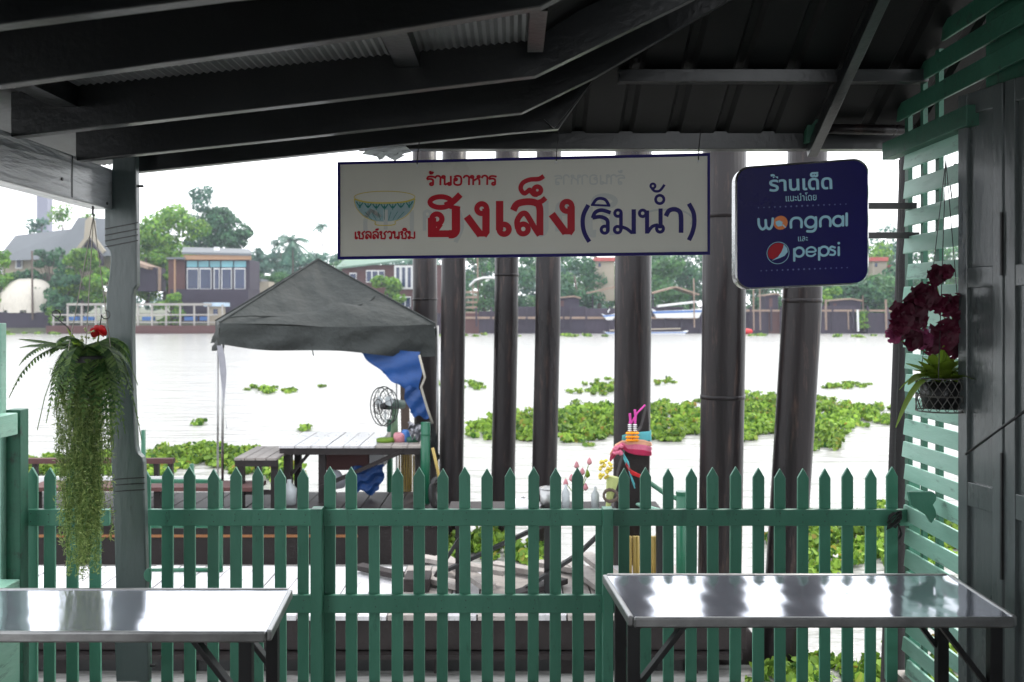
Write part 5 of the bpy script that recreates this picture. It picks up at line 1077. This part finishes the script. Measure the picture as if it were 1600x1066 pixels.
def thai(body, px, py, hpx, wpx, m, off):
    cu = bpy.data.curves.new('thai_lettering', 'FONT'); cu.body = body; cu.size = 1; cu.offset = off; cu.materials.append(m)
    o = bpy.data.objects.new('thai_lettering', cu); link(o, t); bpy.context.view_layer.update()
    W0 = max(.01, o.dimensions.x); p = tr(px, py, .0015); sc = wpx * 4.6 / F / W0
    me_ = bpy.data.meshes.new_from_object(o); bpy.data.objects.remove(o); me_.name = 'thai_lettering'; o = bpy.data.objects.new('thai_lettering', me_); link(o, t)
    o.location = p - wloc(t); o.scale = (sc, hpx * 4.6 / F, 1); o.rotation_euler = (R(90), R(-2), R(-4)); return o
thai('ร้านเด็ด', 1202, 297, 31, 97, SKYP, .022); thai('แนะนำโดย', 1227, 314, 15, 47, SKYP, .005); thai('และ', 1246, 377, 13, 15, SKYP, .005)
for yy, xe in ((322, 1432), (368, 1436)): part(t, 'bracket_arm', MB().beam(P(1330, yy, 4.72), P(xe, yy, 4.66), .03, .03), RAFT, bevel=.002)

# ------------------------------------------------------------------ hanging fern
t = thing('hanging_fern', 'trailing fern basket hanging from the beam beside the carved post', 'plant', P(135, 600, 4.15))
hc = P(138, 560, 4.15); hk = P(146, 338, 4.2)
part(t, 'pot', MB().lathe(hc + Vector((0, 0, -.04)), [(0, -.06), (.09, -.05), (.115, .05), (.11, .055), (0, .03)], 18), BLACK, smooth=True)
for a in (0, 2.1, 4.2): part(t, 'hanger_wire', MB().tube([hk, hc + Vector((.1 * math.cos(a), .1 * math.sin(a), .02))], .0022, 5), PALE)
for s, px in ((-1, 95), (1, 158)):
    base = hc + Vector((s * .04, 0, .05)); tip = P(px, 492, 4.12)
    part(t, 'wire_scroll', MB().tube([base, base.lerp(tip, .6)] + [tip + Vector((s * .02 + .018 * math.cos(a), 0, .018 * math.sin(a))) for a in [math.pi + s * .6 * i for i in range(9)]], .0025, 5), BLACK)
def frond(a0, L, droop, rise, par, mt=L_FERN, w=.05, c=None, ylean=0):
    c = c or hc; d = Vector((math.cos(a0), math.sin(a0) * .9, 0)); pts = [c + d * (L * s * (1 - .25 * s)) + Vector((0, 0, rise * L * s - droop * L * s * s + .03)) for s in np.linspace(0, 1, 26)]
    mb = MB(); sdv = d.cross(Vector((0, 0, 1)))
    mb.tube([pts[i] for i in range(0, 26, 5)] + [pts[-1]], .0018, 4)
    for i in range(2, 25):
        s = i / 25; ww = w * math.sin(math.pi * min(1, s * .9 + .12)) ** .8
        tg = (pts[i + 1] - pts[i - 1]).normalized() if i < 25 else d
        for sg in (1, -1):
            tip = pts[i] + sdv * sg * ww + tg * ww * .35 + Vector((0, 0, -ww * .3)); h2 = tg * .0055
            mb.add([pts[i] - h2, pts[i].lerp(tip, .5) - h2 * 1.1, tip, pts[i].lerp(tip, .5) + h2 * 1.1, pts[i] + h2], [(0, 1, 2, 3, 4)])
    part(par, 'frond', mb, mt)
for i in range(46): frond(i * 2.399 + random.uniform(-.2, .2), random.uniform(.16, .33), random.uniform(.7, 1.9), random.uniform(.25, .9), t, w=random.uniform(.035, .06))
frond(math.pi, .40, .15, .28, t, w=.04); frond(math.pi * 1.03, .44, .85, .4, t, w=.055); frond(math.pi * .97, .42, .6, .45, t, w=.05); frond(math.pi * 1.1, .36, .25, .3, t)
frond(-.3, .25, 1.9, .5, t, w=.05); frond(-.6, .24, 2.2, .5, t, w=.05)
# thready strands
Cs, Ns = [], []; stm = MB()
for i in range(100):
    a = random.uniform(0, 2 * math.pi); r = math.sqrt(random.random()) * .118; x_ = hc.x - .012 + r * math.cos(a) * 1.02; y_ = hc.y + r * math.sin(a) * .7
    L = random.uniform(.6, .93) if random.random() > .12 else random.uniform(.25, .5); zt = hc.z - .04; sw = random.uniform(-.02, .02); pts = []
    n = int(L / .0062)
    for k in range(n):
        s = k / n; pp = np.array((x_ + sw * math.sin(s * 3 + i) + .006 * math.sin(s * 25 + i) + (hc.x - .02 - x_) * .15 * s, y_ + .01 * math.sin(s * 7 + i * 2), zt - L * s))
        for _ in range(2): Cs.append(pp + RNG.normal(size=3) * np.array((.007, .007, .003))); Ns.append(RNG.normal(size=3) + np.array((0, -.6, .2)))
        if k % 8 == 0: pts.append(pp)
    if len(pts) > 2: stm.tube(pts, .0011, 3)
V, Fq = leaves(np.array(Cs), np.array(Ns), .0115, .17); npobj(t, 'trailing_strands', V, Fq, L_STR, stuff=True); part(t, 'strand_stems', stm, L_STR, stuff=True)
t = thing('red_artificial_flower', 'red flower with small white buds stuck in the top of the fern', 'flower', P(156, 518, 4.1))
rf_ = P(156, 518, 4.1)
for k in range(6):
    a = k * 1.05; mb = MB(); d = Vector((math.cos(a) * .8, -.4 + .3 * math.sin(k), .55 + .5 * math.sin(a))).normalized(); sv = d.cross(Vector((0, 1, .3))).normalized()
    for i in range(6):
        q = i / 5; p = rf_ + d * (.042 * q) + Vector((0, 0, -.012)); ww = .022 * math.sin(math.pi * (.12 + .8 * q)); mb.v += [p + sv * ww, p - Vector((0, .004, 0)), p - sv * ww]
        if i: n = len(mb.v); mb.f += [(n - 6, n - 5, n - 2, n - 3), (n - 5, n - 4, n - 1, n - 2)]
    part(t, 'petal', mb, REDF, smooth=True)
part(t, 'stem', MB().tube([rf_, P(150, 545, 4.12)], .003, 5), L_ORC)
bb = MB(); 
for i in range(16): bb.lathe(P(136 + random.uniform(-12, 16), 522 + random.uniform(-12, 12), 4.1 + random.uniform(-.04, .04)), [(0, -.006), (.007, 0), (0, .006)], 5)
part(t, 'small_buds', bb, mat('cream_bud', lin((190, 200, 150)), .6, .2, 9, 0), stuff=True); part(t, 'green_leaf', MB().add([P(104, 512, 4.1), P(118, 528, 4.08), P(130, 545, 4.1), P(114, 538, 4.12)], [(0, 1, 2, 3)]), L_ORC)

# ------------------------------------------------------------------ orchid
t = thing('hanging_orchid', 'burgundy orchid in a black wire basket hanging by the lattice', 'plant', P(1468, 640, 4.1))
oc = P(1470, 618, 4.1); bs = MB()
part(t, 'pot', MB().lathe(oc, [(0, -.055), (.072, -.055), (.088, .06), (.08, .06), (0, .03)], 18), BLACK, smooth=True)
for i in range(18):
    a = i * math.pi / 9
    for sg in (1, -1): bs.tube([oc + Vector((.1 * math.cos(a + sg * s * .9), .1 * math.sin(a + sg * s * .9), -.065 + .14 * s)) * 1 - Vector((0, 0, 0)) for s in (0, .33, .66, 1)], .0018, 4)
for z_ in (-.065, .0, .075): bs.tube([oc + Vector((.1 * math.cos(a), .1 * math.sin(a), z_)) for a in [i * math.pi / 10 for i in range(21)]], .003, 4, cap=False)
part(t, 'wire_basket', bs, mat('grey_basket_net', lin((112, 110, 106)), .6, .2, 8, 0))
for a in (0, 2.1, 4.2): part(t, 'hanger_wire', MB().tube([P(1478, 250, 4.2), oc + Vector((.1 * math.cos(a), .1 * math.sin(a), .07))], .002, 5), BLACK)
def blade(b, d, L, w, droop, mt, nm='leaf'):
    mb = MB(); sv = d.cross(Vector((0, 0, 1))).normalized()
    for i in range(9):
        s = i / 8; p = b + d * (L * s) + Vector((0, 0, -droop * L * s * s)); ww = w * math.sin(math.pi * (.1 + .88 * s)) ** .7
        mb.v += [p + sv * ww, p + Vector((0, 0, -ww * .35)), p - sv * ww]
        if i: k = len(mb.v); mb.f += [(k - 6, k - 5, k - 2, k - 3), (k - 5, k - 4, k - 1, k - 2)]
    part(t, nm, mb, mt, smooth=True)
for i in range(34):
    a = i * 2.4; d = Vector((math.cos(a), math.sin(a) * .8, random.uniform(.6, 2.4))).normalized(); blade(oc + Vector((0, 0, .06)), d, random.uniform(.14, .25), random.uniform(.024, .04), random.uniform(.2, 1.0), L_ORC)
blade(oc + Vector((-.02, -.03, .07)), Vector((-.8, -.2, .45)).normalized(), .24, .024, 1.3, L_ORC)
def bloom(px, py, r, m, Yo=4.06):
    c = P(px, py, Yo + random.uniform(-.03, .03)); mb = MB(); tilt = random.uniform(0, 2)
    for k in range(6):
        a = tilt + k * math.pi / 3 + random.uniform(-.2, .2); d = Vector((math.cos(a), random.uniform(-.5, .2), math.sin(a))).normalized(); sv = d.cross(Vector((0, 1, .2))).normalized()
        n = 6
        for i in range(n + 1):
            s = i / n; p = c + d * (r * s) + Vector((0, -.01 * math.sin(s * 3), 0)); ww = r * .48 * math.sin(math.pi * (.12 + .8 * s)) ** .8
            fr = .2 * r * math.sin(i * 2.6 + k)
            mb.v += [p + sv * (ww + fr) + Vector((0, fr, 0)), p + Vector((0, .25 * ww, 0)), p - sv * (ww - fr) + Vector((0, -fr, 0))]
            if i: q = len(mb.v); mb.f += [(q - 6, q - 5, q - 2, q - 3), (q - 5, q - 4, q - 1, q - 2)]
    f_ = part(t, 'bloom', mb, m, smooth=True)
for px, py, r, m in ((1462, 430, .05, PURP), (1478, 424, .035, PURP), (1430, 478, .07, PURP), (1412, 492, .065, PURP), (1445, 462, .065, PURP), (1475, 478, .055, PURP), (1494, 478, .06, PURP), (1478, 522, .075, PURP), (1500, 505, .06, PURP), (1442, 530, .05, PURPL), (1400, 524, .04, PURPL), (1430, 500, .06, PURP), (1410, 508, .05, PURP), (1428, 532, .05, PURP), (1490, 545, .05, PURP), (1462, 475, .045, PURP), (1455, 540, .045, PURP)):
    bloom(1458 + (px - 1458) * 1.06, py, r * .97, m)
for px, py in ((1462, 440), (1430, 490), (1488, 490), (1442, 540), (1402, 530)):
    a = oc + Vector((random.uniform(-.03, .03), 0, .06)); b = P(px, py, 4.08); part(t, 'flower_stem', MB().tube([a, a.lerp(b, .5) + Vector((.03, 0, .03)), b], .0025, 5), L_ORC)

# ------------------------------------------------------------------ river air
hz = bpy.data.materials.new('river_haze'); hz.use_nodes = True; n = hz.node_tree; n.nodes.remove(n.nodes['Principled BSDF'])
pv = n.nodes.new('ShaderNodeVolumePrincipled'); pv.inputs['Color'].default_value = (.8, .88, 1, 1); pv.inputs['Density'].default_value = .0004; pv.inputs['Anisotropy'].default_value = .2
n.links.new(pv.outputs[0], n.nodes['Material Output'].inputs['Volume'])
solo('haze', MB().box(-520, 520, -40, 430, -3.2, 45), hz, None, None, kind='stuff')
